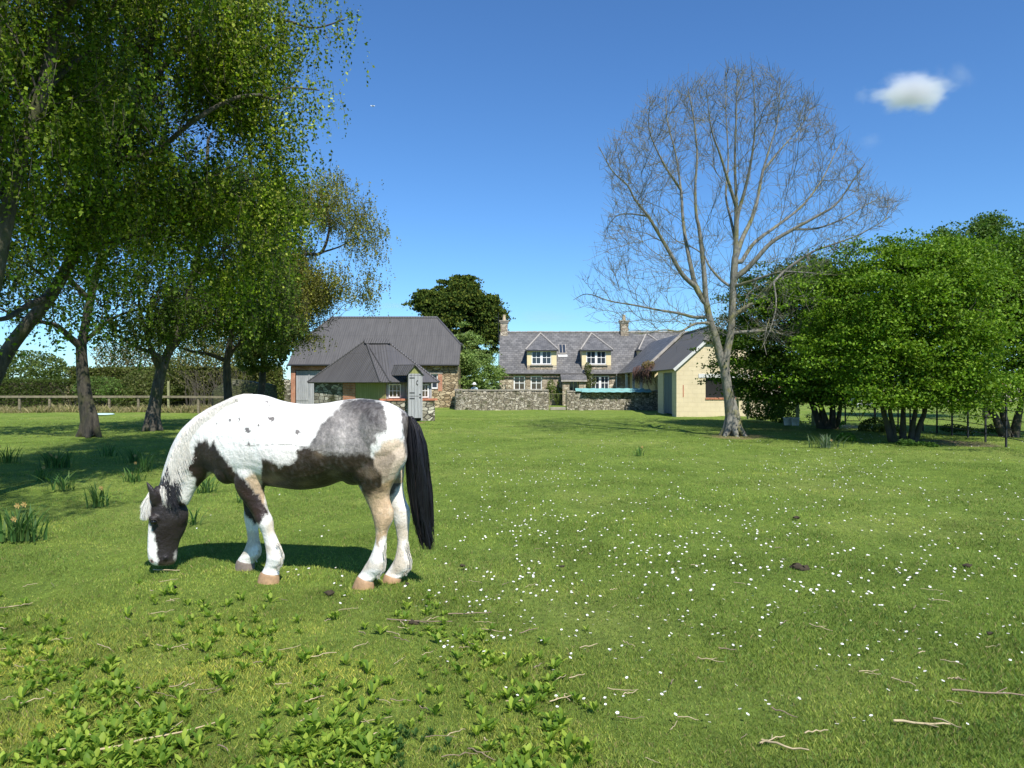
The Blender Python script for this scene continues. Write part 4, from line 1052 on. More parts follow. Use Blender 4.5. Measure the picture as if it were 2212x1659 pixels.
# ------------------------------------------------------------------ cream shed
def build_shed():
    y0, y1 = 36.0, 44.0; x0, x1, xm = 8.2, 12.9, 10.55; ez, rz = 2.45, 4.65
    s = empty('shed', (xm, y0, 0), 'cream painted block shed with grey half-hipped roof behind the bare tree', 'shed')
    hz = 3.78; t = (hz - ez) / (rz - ez)
    wx0, wx1, wz0, wz1 = X(1524, 36), 11.55, Z(859, 36), Z(816, 36)
    m = wall_front([(wx0, wx1, wz0, wz1)], x0, x1, -.1, ez, y0, .22)
    xa, xb = x0 + (xm - x0) * t, x1 - (x1 - xm) * t
    m.poly([(x0, y0, ez), (x1, y0, ez), (xb, y0, hz), (xa, y0, hz)]); m.poly([(x0, y0 + .2, ez), (x1, y0 + .2, ez), (xb, y0 + .2, hz), (xa, y0 + .2, hz)])
    dy0, dy1 = 37.0, 39.2
    m.box(x0, x0 + .22, y0 + .22, dy0, -.1, ez); m.box(x0, x0 + .22, dy0, dy1, 2.2, ez); m.box(x0, x0 + .22, dy1, 40.6, -.1, ez)
    m.box(x0 + .22, x1 - .22, 40.4, 40.6, -.1, ez); m.box(x1 - .22, x1, y0 + .22, y1, -.1, ez)
    m.build('wall', M['cream'], s)
    m = MB(); m.box(x0 + .06, x0 + .12, dy0, (dy0 + dy1) / 2 - .01, .05, 2.19); m.box(x0 + .06, x0 + .12, (dy0 + dy1) / 2 + .01, dy1, .05, 2.19)
    m.build('door', M['blue_boards'], s)
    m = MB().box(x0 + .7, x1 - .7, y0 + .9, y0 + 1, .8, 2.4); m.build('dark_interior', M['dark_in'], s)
    m = MB().box(wx0 + .02, wx1, y0 + .1, y0 + .13, wz0, wz1); w = m.build('window', M['dark_in'], s)  # near-black panel painted as the unlit inside of the opening
    m = MB().box(wx0 - .35, wx1 + .3, y0 - .03, y0 + .2, wz1 + .002, wz1 + .2); m.build('lintel', M['white_shade'], s)
    m = MB(); x = wx0
    while x < wx1 - .05: m.box(x, x + .2, y0 - .05, y0 + .12, wz0 - .09, wz0 - .002); x += .215
    m.build('sill', M['tilecap'], s)
    def S(side, tt, yy):
        e = x0 - .2 if side < 0 else x1 + .2
        return (e + (xm - e) * tt, yy, ez - .1 + (rz - ez + .1) * tt)
    yf = y0 - .12; hy = 2.0
    r = MB()
    for sd_ in (-1, 1):
        r.slab([S(sd_, 0, yf), S(sd_, 0, y1), S(sd_, 1, y1), S(sd_, 1, yf + hy), S(sd_, t, yf)], .07)
    r.slab([S(-1, t, yf), S(1, t, yf), (xm, yf + hy, rz)], .07)
    r.build('roof', M['felt'], s)
    for sd_ in (-1, 1): MB().slab([S(sd_, 0, yf - .04), S(sd_, 0, yf - .005), S(sd_, t, yf - .005), S(sd_, t, yf - .04)], .14).build('barge_board', M['white_shade'], s)
    c = MB(); c.cyl((xm, yf + hy, rz + .02), (xm, y1, rz + .02), .07, k=6)
    for sd_ in (-1, 1): c.cyl((xm, yf + hy, rz + .02), S(sd_, t, yf), .05, k=6)
    c.cyl(S(-1, t, yf - .05), S(1, t, yf - .05), .05, k=6)
    c.build('ridge_cap', M['felt'], s)
    m = MB(); m.box(X(1475, 36), X(1477, 36), y0 - .012, y0 - .001, .95, 1.55); m.build('rust_stain', M['tilecap'], s)
build_shed()

# creeper on the shed eave and house walls
def leafy(name, label, cat, blobs, n, size, pal, mat=None, group=None, stems=None, stemmat=None, up=.3, zmin=.0, hang=0, part='foliage', aspect=.65, shell=.5):
    b0 = blobs[0]
    root = empty(name, (b0[0], b0[1], 0), label, cat, group)
    P = in_ellipsoids(blobs, n, shell); P = P[P[:, 2] > zmin]
    nz = np.array([noise.noise(Vector(p) * 1.7) for p in P]) if len(P) < 60000 else np.zeros(len(P))
    P = P[nz > -.33]
    nz2 = np.array([noise.noise(Vector(p) * 2.3 + Vector((9, 3, 1))) for p in P])
    leaf_cloud(part, P, size, pal, mat or M['leaf_dense'], root, up=up, hang=hang, aspect=aspect, clumpcol=(1 + .35 * nz2)[:, None])
    if stems:
        v, f = tubes(stems, 4); np_mesh('stems', v, f, stemmat or M['bark_dark'], root)
    return root
cre = []
for k in range(260):
    yy = rng.uniform(41.5, 47.5); x_ = 8.05 + rng.uniform(-.1, .2); z_ = 2.45 + rng.uniform(-.1, .35); L_ = rng.uniform(.3, 1.1)
    cre.append((np.array([(x_, yy, z_), (x_ - rng.uniform(0, .2), yy + rng.normal() * .15, z_ - L_ * .5), (x_ + rng.normal() * .12, yy + rng.normal() * .2, z_ - L_)]), np.array((.014, .012, .008))))
cr = empty('creeper', (8.1, 43.5, 0), 'leafless brown creeper hanging from the eave between shed and cottage', 'plant')
v_, f_ = tubes(cre, 3); np_mesh('stems', v_, f_, mat_plain('creeper_stem', (.13, .07, .055), .9, .3), cr)
leaf_cloud('foliage', in_ellipsoids([(8.1, 43, 2.75, .3, 1.5, .25)], 500, 0), .09, [(.22, .17, .05), (.15, .1, .06)], M['leaf_dense'], cr)
leafy('wall_shrub', 'loose green climber left of the cottage porch', 'plant', [(2.95, 54.5, 1.2, .35, .3, .75), (3.45, 54.6, .9, .35, .3, .9)], 1500, .12, [(.16, .2, .05), (.2, .24, .08), (.12, .17, .03)])
leafy('wall_shrub', 'tall climber between the porch and the right ground floor window', 'plant', [(5.7, 54.6, 1.6, .28, .25, 1.0), (5.75, 54.6, 2.8, .3, .25, .45), (6.1, 54.6, 1.9, .3, .2, .5)], 1300, .11, [(.08, .11, .03), (.12, .15, .05), (.16, .17, .08)])

# ------------------------------------------------------------------ small polygonal stable with tin roof
def build_stable():
    b = empty('stable', (-6.5, 32, 0), 'small low stable with grey tin roof and half doors behind the horse rump', 'shed')
    ez = 1.68
    A, B, C, D, E, Fp = (-9.75, 34.4), (-5.75, 31.55), (-5.3, 31.5), (-3.28, 32.6), (-3.9, 35.8), (-8.6, 37.2)
    RL, RR = (-6.95, 34.3, 3.66), (-5.9, 34.0, 3.62)
    def q(p, z=ez): return (p[0], p[1], z)
    r = MB()
    r.slab([q(A), q(B), RL], .06); r.slab([q(B), q(C), RL], .06)
    r.slab([q(C), q(D), RR, RL], .06)
    r.slab([q(D), q(E), RR], .06); r.slab([q(E), q(Fp), RL, RR], .06); r.slab([q(Fp), q(A), RL], .06)
    r.build('roof', M['corr_grey'], b)
    c = MB()
    for p, e in ((q(A), RL), (q(B), RL), (q(D), RR), (q(C), RL)):
        c.cyl((p[0], p[1], p[2] + .015), (e[0], e[1], e[2] + .02), .045, k=6)
    # folded ridge flashing
    m1 = (RL[0] - .1, RL[1], 3.78); m2 = (RR[0] + .05, RR[1], 3.74)
    c.slab([m1, m2, (m2[0] + .2, m2[1] - .3, 3.5), (m1[0] + .12, m1[1] - .3, 3.52)], .02)
    c.slab([m1, m2, (m2[0], m2[1] + .4, 3.42), (m1[0], m1[1] + .4, 3.44)], .02)
    c.build('ridge_flashing', M['corr_grey'], b)
    def along(P, Q, t): return np.array(P) + (np.array(Q) - np.array(P)) * t
    P, Q = np.array((-9.45, 34.45)), np.array((-5.62, 31.9)); ax = Q - P; L = np.linalg.norm(ax)
    m = MB().obox(P, ax, 0, L * .43, 0, .45, -.1, ez - .03); m.build('stone_wall', M['mossy_stone'], b)
    m = MB().obox(P, ax, L * .43, L * .6, -.01, .45, -.1, ez - .03); m.build('brick_pier', M['brick'], b)
    m = MB().obox(P, ax, L * .6, L, .03, .12, -.1, ez - .03); m.build('boarding', M['green_boards'], b)
    m = MB().obox(P, ax, L * .6, L, -.02, .029, -.1, .75); m.build('lower_wall', M['mossy_stone'], b)
    P, Q = np.array((-5.62, 31.9)), np.array((-3.62, 32.65)); ax = Q - P; L = np.linalg.norm(ax); axn = ax / L; nn = np.array((-axn[1], axn[0]))
    m = MB().obox(P, ax, 0.0, L, .05, .14, .9, ez - .03); m.build('boarded_front', M['grey_boards'], b)
    # windows
    for a0, a1 in ((.18, .72), (1.5, 1.98)):
        m = MB(); z0, z1 = .99, 1.6; fr = .045
        m.obox(P, ax, a0, a0 + fr, -.0, .05, z0, z1); m.obox(P, ax, a1 - fr, a1, -.0, .05, z0, z1); m.obox(P, ax, a0 + fr, a1 - fr, 0, .05, z0, z0 + fr); m.obox(P, ax, a0 + fr, a1 - fr, 0, .05, z1 - fr, z1)
        for i in (1, 2): xx = a0 + (a1 - a0) * i / 3; m.obox(P, ax, xx - .011, xx + .011, .005, .045, z0 + fr, z1 - fr)
        m.obox(P, ax, a0 + fr, a1 - fr, .008, .042, (z0 + z1) / 2 - .011, (z0 + z1) / 2 + .011)
        w = m.build('window', M['white'], b)
        MB().obox(P, ax, a0 + fr, a1 - fr, .03, .04, z0 + fr, z1 - fr).build('pane', M['glass_warm'], w)
    # low stone walls with tile coping in front
    for a0, a1 in ((-.25, 1.0), (1.42, 2.2)):
        MB().obox(P, ax, a0, a1, -.28, .04, -.1, .86).build('low_wall', M['mossy_stone'], b)
        m = MB(); x = a0 - .03
        while x < a1: m.obox(P, ax, x, x + .3, -.32, .045, .862 + rng.uniform(0, .01), .95); x += .31
        m.build('coping_tiles', M['tilecap'], b)
    # door porch turned to the right
    nrm = np.array((math.sin(R(14)), -math.cos(R(14)))); tx = np.array((-nrm[1], nrm[0]))
    dc = np.array((X(897, 31.5), 31.5)); w2 = .25
    o = dc - tx * w2
    m = MB(); m.obox(o, tx, .0, 2 * w2, 0, .05, .12, 1.06); m.obox(o, tx, .0, 2 * w2, 0, .05, 1.08, 1.97)
    d = m.build('door', M['grey_boards'], b)
    m = MB(); m.obox(o, tx, -.06, -.005, -.02, .1, 0, 1.99); m.obox(o, tx, 2 * w2 + .005, 2 * w2 + .06, -.02, .1, 0, 1.99); m.obox(o, tx, -.06, 2 * w2 + .06, -.02, .1, 1.992, 2.05)
    m.build('door_frame', M['grey_boards'], d)
    for zz in (.95, 1.2, 1.85): MB().obox(o, tx, .0, .22, -.015, -.002, zz, zz + .035).build('hinge', M['iron'], d)
    for zz in (1.0, 1.14): MB().obox(o, tx, .42, .5, -.03, -.002, zz, zz + .03).build('bolt', M['iron'], d)
    # horseshoe
    pts = []
    for k in range(11):
        a = R(-60 + 30 * k) ; a = R(-150 + 30 * k - 0)
        a = R(210 + 300 * 0) if False else R(-60 - 240 * k / 10)
        q2 = o + tx * (w2 + .1 + .05 * math.cos(a)); q2 = q2 + nrm * .02
        pts.append((q2[0], q2[1], 1.66 + .09 * math.sin(a + R(180))))
    v, f = tubes([(np.array(pts), np.full(len(pts), .011))], 6); np_mesh('horseshoe', v, f, M['iron'], d)
    # side cheeks and gable roof
    m = MB(); m.obox(o, tx, -.05, -.01, .101, .7, 0, 1.95)
    m.build('porch_side', M['grey_boards'], b)
    MB().obox(o, tx, 2 * w2 + .01, 2 * w2 + .05, .101, .7, 0, 1.95).build('porch_side', M['grey_boards'], b)
    def PP(a, dd, z): g = o + tx * a - nrm * dd; return (g[0], g[1], z)
    m = MB(); m.poly([PP(-.06, 0.0, 2.055), PP(2 * w2 + .06, 0.0, 2.055), PP(w2, 0.0, 2.4)]); m.poly([PP(-.06, 0.04, 2.055), PP(2 * w2 + .06, 0.04, 2.055), PP(w2, 0.04, 2.4)])
    m.build('porch_gable', M['green_boards'], b)
    m = MB(); m.slab([PP(-.16, -.1, 1.98), PP(w2, -.1, 2.46), PP(w2 - .85, .95, 2.46), PP(-.16 - .62, .75, 1.98)], .035); m.slab([PP(2 * w2 + .16, -.1, 1.98), PP(w2, -.1, 2.46), PP(w2 - .85, .95, 2.46), PP(2 * w2 + .1, .75, 1.98)], .035)
    m.build('porch_roof', M['corr_grey'], b)
build_stable()

# ------------------------------------------------------------------ horse
HP0 = np.array((-1.07, 5.82)); ang = R(12); HD = np.array((-math.cos(ang), math.sin(ang))); HN = np.array((math.sin(ang), math.cos(ang)))
KP0 = np.array(((365 - CU) / F * 6.23, 6.23)); KD = np.array((-.82, -.57)); KD /= np.linalg.norm(KD); KN = np.array((KD[1], -KD[0]))
if KN[1] < 0: KN = -KN
def hp(x, y, l=0.0, head=False):
    P0, D, Nn = (KP0, KD, KN) if head else (HP0, HD, HN)
    u, v = 276.5 + .3125 * x, 818.4 + .3125 * y
    a = (u - CU) / F
    s = (a * (P0[1] + l * Nn[1]) - P0[0] - l * Nn[0]) / (D[0] - a * D[1])
    q = P0 + s * D + l * Nn
    return np.array((q[0], q[1], CH - (v - CV) / F * q[1]))

def loft(st, nring=22, sub=5, head=False, flat_bottom=False, expo=1.0):
    """stations (x1,y1,x2,y2,halfwidth,lateral,skew) -> closed mesh arrays"""
    S = []
    for q in st:
        x1, y1, x2, y2, hw = q[:5]; l = q[5] if len(q) > 5 else 0; k = q[6] if len(q) > 6 else 0
        p1, p2 = hp(x1, y1, l, head), hp(x2, y2, l, head)
        S.append(np.concatenate([(p1 + p2) / 2, (p1 - p2) / 2, [hw, k]]))
    S = crom(np.array(S), sub)
    Nn = KN if head else HN; nv = np.array((Nn[0], Nn[1], 0))
    th = np.arange(nring) * 2 * np.pi / nring; c, s = np.cos(th), np.sin(th)
    c2 = np.sign(c) * np.abs(c) ** expo; s2 = np.sign(s) * np.abs(s) ** expo
    V = []
    for q in S:
        ce, a, hw, k = q[:3], q[3:6], q[6], q[7]
        V.append(ce + a * c2[:, None] + nv * (hw * s2 * (1 + k * c))[:, None])
    n = len(V); V = np.concatenate(V); Fq = []
    for i in range(n - 1):
        for j in range(nring):
            j2 = (j + 1) % nring; Fq.append([i * nring + j, i * nring + j2, (i + 1) * nring + j2, (i + 1) * nring + j])
    V = list(map(tuple, V)); a = len(V); V.append(tuple(S[0][:3])); V.append(tuple(S[-1][:3]))
    for j in range(nring):
        j2 = (j + 1) % nring; Fq.append([j2, j, a]); Fq.append([(n - 1) * nring + j, (n - 1) * nring + j2, a + 1])
    return V, Fq
def ellipsoid(c, r, axes=None, seg=20, ring=12):
    V = []; Fq = []
    ax = axes if axes is not None else (np.array((HD[0], HD[1], 0)), np.array((HN[0], HN[1], 0)), np.array((0, 0, 1.)))
    for i in range(ring + 1):
        ph = math.pi * i / ring
        for j in range(seg):
            t = 2 * math.pi * j / seg
            V.append(tuple(c + ax[0] * r[0] * math.sin(ph) * math.cos(t) + ax[1] * r[1] * math.sin(ph) * math.sin(t) + ax[2] * r[2] * math.cos(ph)))
    for i in range(ring):
        for j in range(seg):
            j2 = (j + 1) % seg; Fq.append([i * seg + j, i * seg + j2, (i + 1) * seg + j2, (i + 1) * seg + j])
    return V, Fq

torso = [
 (1948,300,1932,400,.05,0,-.1), (1925,240,1905,560,.15,0,-.1), (1860,195,1850,640,.235,0,-.12), (1780,158,1775,690,.275,0,-.14), (1690,142,1690,720,.29,0,-.16),
 (1600,135,1600,732,.295,0,-.16), (1480,147,1490,706,.29,0,-.14), (1350,168,1370,745,.305,0,-.12), (1200,172,1220,765,.32,0,-.12),
 (1060,150,1090,752,.31,0,-.14), (940,112,975,738,.275,0,-.2), (840,106,870,735,.245,0,-.25), (740,122,765,728,.22,0,-.2), (650,165,690,705,.195,0,-.15),
 (550,212,625,665,.165,0,-.05), (460,270,580,655,.14,0,0), (375,350,535,690,.12,0,0), (315,450,490,735,.105,0,0), (275,555,455,785,.095,0,0),
 (245,650,430,835,.088,0,0), (225,730,405,880,.085,0,0)]
head = [
 (190,740,300,760,.045,0,0), (166,790,350,805,.08,0,.05), (152,860,392,858,.1,0,0), (145,930,414,912,.112,0,-.05), (140,1000,415,978,.108,0,-.1),
 (137,1060,396,1042,.092,0,-.15), (134,1120,362,1112,.074,0,-.1), (133,1180,346,1172,.064,0,0), (136,1230,340,1224,.066,0,.05), (146,1262,334,1256,.062,0,0),
 (168,1284,318,1278,.045,0,0), (195,1292,295,1288,.02,0,0)]
near_fore = [
 (690,420,960,430,.07,-.13), (745,560,985,560,.1,-.135), (748,650,965,640,.1,-.145), (742,720,945,710,.088,-.15), (765,790,937,785,.075,-.15), (815,860,952,850,.064,-.15),
 (856,920,968,912,.056,-.15), (882,970,993,962,.06,-.15), (898,1010,1003,1002,.056,-.15), (925,1060,1010,1052,.037,-.15), (942,1120,1036,1112,.034,-.15), (954,1180,1060,1172,.04,-.15),
 (962,1232,1080,1232,.056,-.15), (955,1272,1064,1280,.05,-.15), (946,1300,1030,1312,.044,-.15), (926,1336,1044,1346,.058,-.15), (920,1350,1046,1356,.055,-.15)]
far_fore = [
 (740,560,960,560,.09,.13), (765,680,950,670,.09,.15), (785,760,935,755,.075,.16), (798,830,915,822,.066,.16), (806,890,905,884,.058,.16), (807,940,900,935,.058,.16), (812,985,896,982,.05,.16),
 (823,1050,900,1050,.037,.16), (827,1110,908,1112,.035,.16), (812,1165,920,1176,.05,.16), (790,1208,915,1218,.056,.16), (768,1238,885,1252,.054,.16), (758,1260,870,1275,.056,.16), (757,1268,866,1280,.05,.16)]
near_hind = [
 (1560,360,1900,330,.09,-.13), (1540,480,1925,460,.125,-.135), (1545,580,1925,560,.13,-.14), (1572,670,1880,640,.118,-.14), (1598,735,1845,705,.1,-.135), (1625,790,1814,765,.08,-.13),
 (1652,850,1806,820,.066,-.12), (1676,905,1822,875,.058,-.12), (1692,955,1838,922,.06,-.12), (1704,1005,1828,985,.054,-.12), (1712,1060,1796,1055,.037,-.12), (1708,1125,1786,1128,.034,-.12),
 (1692,1185,1780,1198,.045,-.12), (1665,1245,1782,1270,.056,-.12), (1636,1292,1770,1325,.055,-.12), (1612,1332,1724,1366,.046,-.12), (1590,1360,1700,1395,.058,-.12), (1588,1372,1694,1402,.052,-.12)]
far_hind = [
 (1600,430,1900,420,.09,.1), (1620,560,1915,540,.11,.11), (1660,660,1910,640,.1,.1), (1720,740,1900,725,.085,.1), (1775,810,1905,790,.07,.1), (1806,870,1922,850,.062,.1),
 (1826,930,1948,905,.06,.1), (1840,985,1948,970,.055,.1), (1854,1055,1941,1055,.037,.1), (1863,1120,1937,1122,.035,.1), (1857,1185,1944,1195,.046,.1), (1842,1245,1962,1255,.056,.1),
 (1818,1290,1955,1314,.055,.1), (1792,1328,1915,1348,.046,.1), (1776,1350,1896,1372,.056,.1), (1775,1362,1890,1380,.05,.1)]
HV, HF = [], []
def addp(vf):
    n = len(HV); HV.extend(vf[0]); HF.extend([[n + i for i in f] for f in vf[1]])
addp(loft(torso, 36)); addp(loft(head, 28, head=True))
for L_ in (near_fore, far_fore, near_hind, far_hind): addp(loft(L_, 20))
for side in (-1, 1):
    l = side
    addp(ellipsoid(hp(1735, 400, .165 * l), (.2, .13, .25)))      # haunch
    addp(ellipsoid(hp(1650, 600, .16 * l), (.15, .1, .16)))       # stifle
    addp(ellipsoid(hp(760, 500, .125 * l), (.17, .115, .26)))     # shoulder
    addp(ellipsoid(hp(885, 600, .16 * l), (.11, .09, .15)))       # triceps
    addp(ellipsoid(hp(690, 620, .09 * l), (.12, .09, .13)))       # breast
addp(ellipsoid(hp(1560, 700, 0), (.09, .05, .04)))                # sheath
kv = (np.array((KD[0], KD[1], 0)), np.array((KN[0], KN[1], 0)), np.array((0, 0, 1.)))
addp(ellipsoid(hp(325, 940, -.06, True), (.11, .06, .13), kv)); addp(ellipsoid(hp(325, 940, .06, True), (.11, .06, .13), kv))   # cheeks
addp(ellipsoid(hp(182, 962, -.07, True), (.045, .035, .03), kv)); addp(ellipsoid(hp(182, 962, .07, True), (.045, .035, .03), kv))  # brow
addp(ellipsoid(hp(256, 1238, -.045, True), (.035, .03, .035), kv)); addp(ellipsoid(hp(180, 1244, .035, True), (.04, .04, .045), kv))  # nostril rims
# ears
def ear(base, tip, l0, l1, w):
    st = []
    b = np.array(base, float); t = np.array(tip, float)
    for f, k in ((0, .7), (.25, 1), (.5, .95), (.75, .62), (.95, .2), (1, .05)):
        bend = math.sin(f * math.pi) * 10
        c = b + (t - b) * f + np.array((bend, 0)); st.append((c[0] - w * k, c[1], c[0] + w * k, c[1], .028 * k, l0 + (l1 - l0) * f))
    return loft(st, 12, head=True)
addp(ear((196, 872), (152, 738), -.06, -.09, 42))
addp(ear((165, 800), (124, 706), .05, .06, 22))

def make_body():
    me = bpy.data.meshes.new('tmp'); me.from_pydata([tuple(v) for v in HV], [], HF); me.update()
    bm = bmesh.new(); bm.from_mesh(me); bmesh.ops.recalc_face_normals(bm, faces=bm.faces); bm.to_mesh(me); bm.free()
    o = bpy.data.objects.new('tmp', me); COL.objects.link(o)
    r = o.modifiers.new('r', 'REMESH'); r.mode = 'VOXEL'; r.voxel_size = .0085; r.use_smooth_shade = True
    s = o.modifiers.new('s', 'SMOOTH'); s.factor = .5; s.iterations = 5
    dg = bpy.context.evaluated_depsgraph_get(); ev = o.evaluated_get(dg)
    m2 = bpy.data.meshes.new_from_object(ev)
    bpy.data.objects.remove(o); return m2
body_me = make_body()
nv = len(body_me.vertices); co = np.empty(nv * 3, np.float32); body_me.vertices.foreach_get('co', co); co = co.reshape(-1, 3).astype(float)
# coat pattern from the side view, the far side mirrored
rel = co[:, :2] - HP0; ll = rel @ HN; ss = rel @ HD
p = co.copy()
isbody = (co[:, 2] > .8) & (ss < 1.55) & (ll > 0)
p[isbody, :2] -= 2 * ll[isbody, None] * HN
uu = p[:, 0] / p[:, 1] * F + CU; vv = CV - (p[:, 2] - CH) / p[:, 1] * F
hx = (uu - 276.5) / .3125; hy = (vv - 818.4) / .3125
jh = np.array([noise.noise(Vector((a * 75, b * 75, c * 12))) for a, b, c in co])
jx = np.array([noise.noise(Vector((a, b, c)) * 22) for a, b, c in co]); jy = np.array([noise.noise(Vector((b, c, a)) * 22 + Vector((5, 5, 5))) for a, b, c in co])
hxj = hx + jx * 14 + rng.normal(size=nv) * 2; hyj = hy + jy * 16 + jh * 12 + rng.normal(size=nv) * 3
Q = np.stack([hxj, hyj], 1)
col = np.tile(np.array((.85, .82, .765)), (nv, 1))
n2 = np.array([noise.noise(Vector((a * 6, b * 6, c * 9))) for a, b, c in co])[:, None]
n3 = np.array([noise.noise(Vector((a * 40, b * 40, c * 14))) for a, b, c in co])[:, None]
DK = np.array((.015, .0105, .01)); BR = np.array((.036, .024, .015)); GR = np.array((.175, .155, .14)); TAN = np.array((.5, .33, .17)); GREY = np.array((.3, .27, .25))
def put(poly, c, a=1.0, m=None, feather=None):
    P_ = np.array(poly, float)
    w_ = sum(in_poly(Q + np.array(o_), P_).astype(float) for o_ in ((0, 0), (5, 7), (-5, 7), (5, -8), (-5, -8), (0, 12), (0, -13))) / 7
    if m is not None: w_ = w_ * m
    w_ = (w_ * a)[:, None]
    c = np.asarray(c); c = c if c.ndim == 2 else np.tile(c, (nv, 1))
    col[:] = col * (1 - w_) + c * w_
nearm = (ll < .02) | (co[:, 2] > .8)
farm = ~nearm
tanc = TAN * (1 + .35 * n2 + .2 * n3)
put([(800,695),(860,655),(912,655),(938,740),(945,800),(945,880),(850,760)], tanc, .85, nearm)
put([(1690,560),(1760,440),(1830,415),(1910,430),(1930,545),(1850,690),(1805,760),(1700,760)], (TAN * .95 + .12) * (1 + .3 * n2), .8, nearm)
put([(1610,780),(1860,680),(1830,800),(1860,930),(1815,1010),(1790,1080),(1740,1110),(1725,1190),(1700,1070),(1660,930)], tanc, .9, nearm)
put([(1680,540),(1790,470),(1850,520),(1830,600),(1790,690),(1740,700)], BR * 4 * (1 + n2), .5, nearm)
roan = GR * (1 + .7 * n2 + .35 * n3 + .08 * rng.normal(size=(nv, 1))) + .045
tone = np.interp(hx, [1250, 1400, 1480, 1540, 1640, 1800], [.9, .85, 1.5, 1.05, .75, .7]) * np.interp(hy, [130, 260, 420, 540], [.55, .85, 1.15, 1.1])
hs = np.array([noise.noise(Vector((a * 55 + c * 30, b * 55, c * 55 - a * 25)) * .8) for a, b, c in co])[:, None]
roan = np.clip(roan * tone[:, None] * (1 + .35 * hs), .03, .5)
put([(1500,140),(1640,128),(1740,150),(1790,225),(1792,330),(1772,375),(1705,385),(1722,430),(1672,475),(1690,560),(1520,560),(1440,545),(1310,500),(1250,480),(1290,400),(1320,330),(1385,262),(1455,215)], roan)
put([(1560,150),(1690,150),(1770,220),(1775,320),(1700,330),(1620,230),(1540,210)], DK * 2 + .045 * (1 + n3 * 1.5), .65)
put([(1865,195),(1960,250),(1990,400),(1960,560),(1915,525),(1903,400),(1895,300),(1880,230)], np.clip(GR * .75 * (1 + n3), .03, .4))
bel = BR * (1 + .8 * n2) + np.clip(n3, 0, 1) * .05 + np.clip(n2 * 2 - .5, 0, 1) * np.array((.12, .09, .06))
put([(918,640),(930,545),(960,548),(1060,600),(1160,560),(1172,488),(1230,468),(1310,495),(1440,530),(1510,520),(1600,520),(1690,540),(1705,600),(1762,690),(1755,735),(1705,770),(1665,815),(1620,790),(1590,745),(1300,800),(930,780)], np.clip(bel, .012, .4))
put([(1480,640),(1560,600),(1600,700),(1580,760),(1490,740)], DK, .8)
put([(1590,735),(1745,740),(1800,760),(1740,800),(1670,830)], BR * 2.2, .6, nearm)
put([(1820,620),(1930,540),(1900,700),(1840,790),(1800,830)], DK, .9, farm)
# greyer tint along the barrel
put([(870,500),(1000,480),(1160,480),(1150,560),(1050,600),(930,545)], GREY * 2 + .05 + .1 * n3, .35)
# neck, chest and foreleg
put([(480,428),(545,425),(556,470),(600,424),(625,500),(690,580),(742,650),(798,697),(852,752),(912,822),(948,872),(975,945),(930,950),(912,1003),(866,1000),(828,918),(742,808),(680,750),(640,700),(600,660),(560,650),(500,745),(475,760),(462,700),(430,650),(408,615),(440,580),(455,480)], DK * 1.3 + np.array((.02, .008, .004)) * np.clip(n2 + .5, 0, 1))
put([(560,620),(690,700),(700,800),(600,700)], DK * 1.2)
put([(780,700),(960,640),(960,900),(905,965),(850,985),(780,900)], DK * 1.2, 1, farm)
# head
hm = (ss > 1.6)
put([(100,690),(240,690),(262,800),(330,825),(392,850),(430,900),(435,1000),(400,1075),(370,1130),(352,1210),(330,1300),(205,1300),(205,1190),(190,1120),(168,1062),(150,1010),(100,990)], DK * 1.2 + .012 * np.clip(n2 + .5, 0, 1), 1, hm)
put([(312,1212),(345,1200),(350,1260),(322,1250)], (.6, .57, .53), .8, hm)
def spot(x, y, rx, ry, c, a=1.0, m=None, raw=False):
    xx, yy = (hx, hy) if raw else (hxj, hyj)
    k = ((xx - x) / rx) ** 2 + ((yy - y) / ry) ** 2 < 1
    if m is not None: k &= m
    col[k] = col[k] * (1 - a) + np.asarray(c) * a
for x, y, rx, ry in ((993,272,20,15),(825,357,20,22),(705,290,9,12),(615,312,9,9),(905,327,9,8),(1170,367,18,14),(955,160,16,9),(978,178,12,6),(830,450,10,10),(765,275,7,7)): spot(x, y, rx, ry, DK * 3, .85, co[:, 2] > .9)
spot(258, 1246, 17, 22, (.008, .006, .006), 1, hm, True); spot(163, 1262, 16, 14, (.5, .27, .22), .9, hm); spot(166, 1258, 9, 10, (.03, .02, .02), 1, hm, True)
# thin dark line along the barrel
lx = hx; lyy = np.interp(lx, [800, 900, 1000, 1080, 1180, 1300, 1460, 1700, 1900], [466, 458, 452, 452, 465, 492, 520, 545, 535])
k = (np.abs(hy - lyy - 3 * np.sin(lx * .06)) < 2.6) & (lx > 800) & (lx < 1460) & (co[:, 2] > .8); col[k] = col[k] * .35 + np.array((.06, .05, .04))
# darker feet
lowk = np.clip((.1 - co[:, 2]) / .1, 0, 1)[:, None] * .4 * np.clip(n2 + .6, 0, 1); col = col * (1 - lowk) + np.array((.35, .26, .15)) * lowk
dirt = np.clip(n2 * 1.5 + .15, 0, .6) * np.clip((hy - 350) / 400, 0, 1)[:, None] * (col.mean(1) > .4)[:, None] * .45
col = col * (1 - dirt) + np.array((.5, .42, .32)) * dirt
legk = ((co[:, 2] < .6) & (ss < 1.55) & (col.mean(1) > .4))[:, None] * np.clip(n2 * 1.6 - .1, 0, .55); col = col * (1 - legk) + np.array((.55, .44, .3)) * legk
col = np.clip(col * (1 + .07 * n3), .005, .85)
a_ = body_me.color_attributes.new(name='Col', type='FLOAT_COLOR', domain='POINT')
c4 = np.ones((nv, 4), np.float32); c4[:, :3] = col; a_.data.foreach_set('color', c4.ravel())

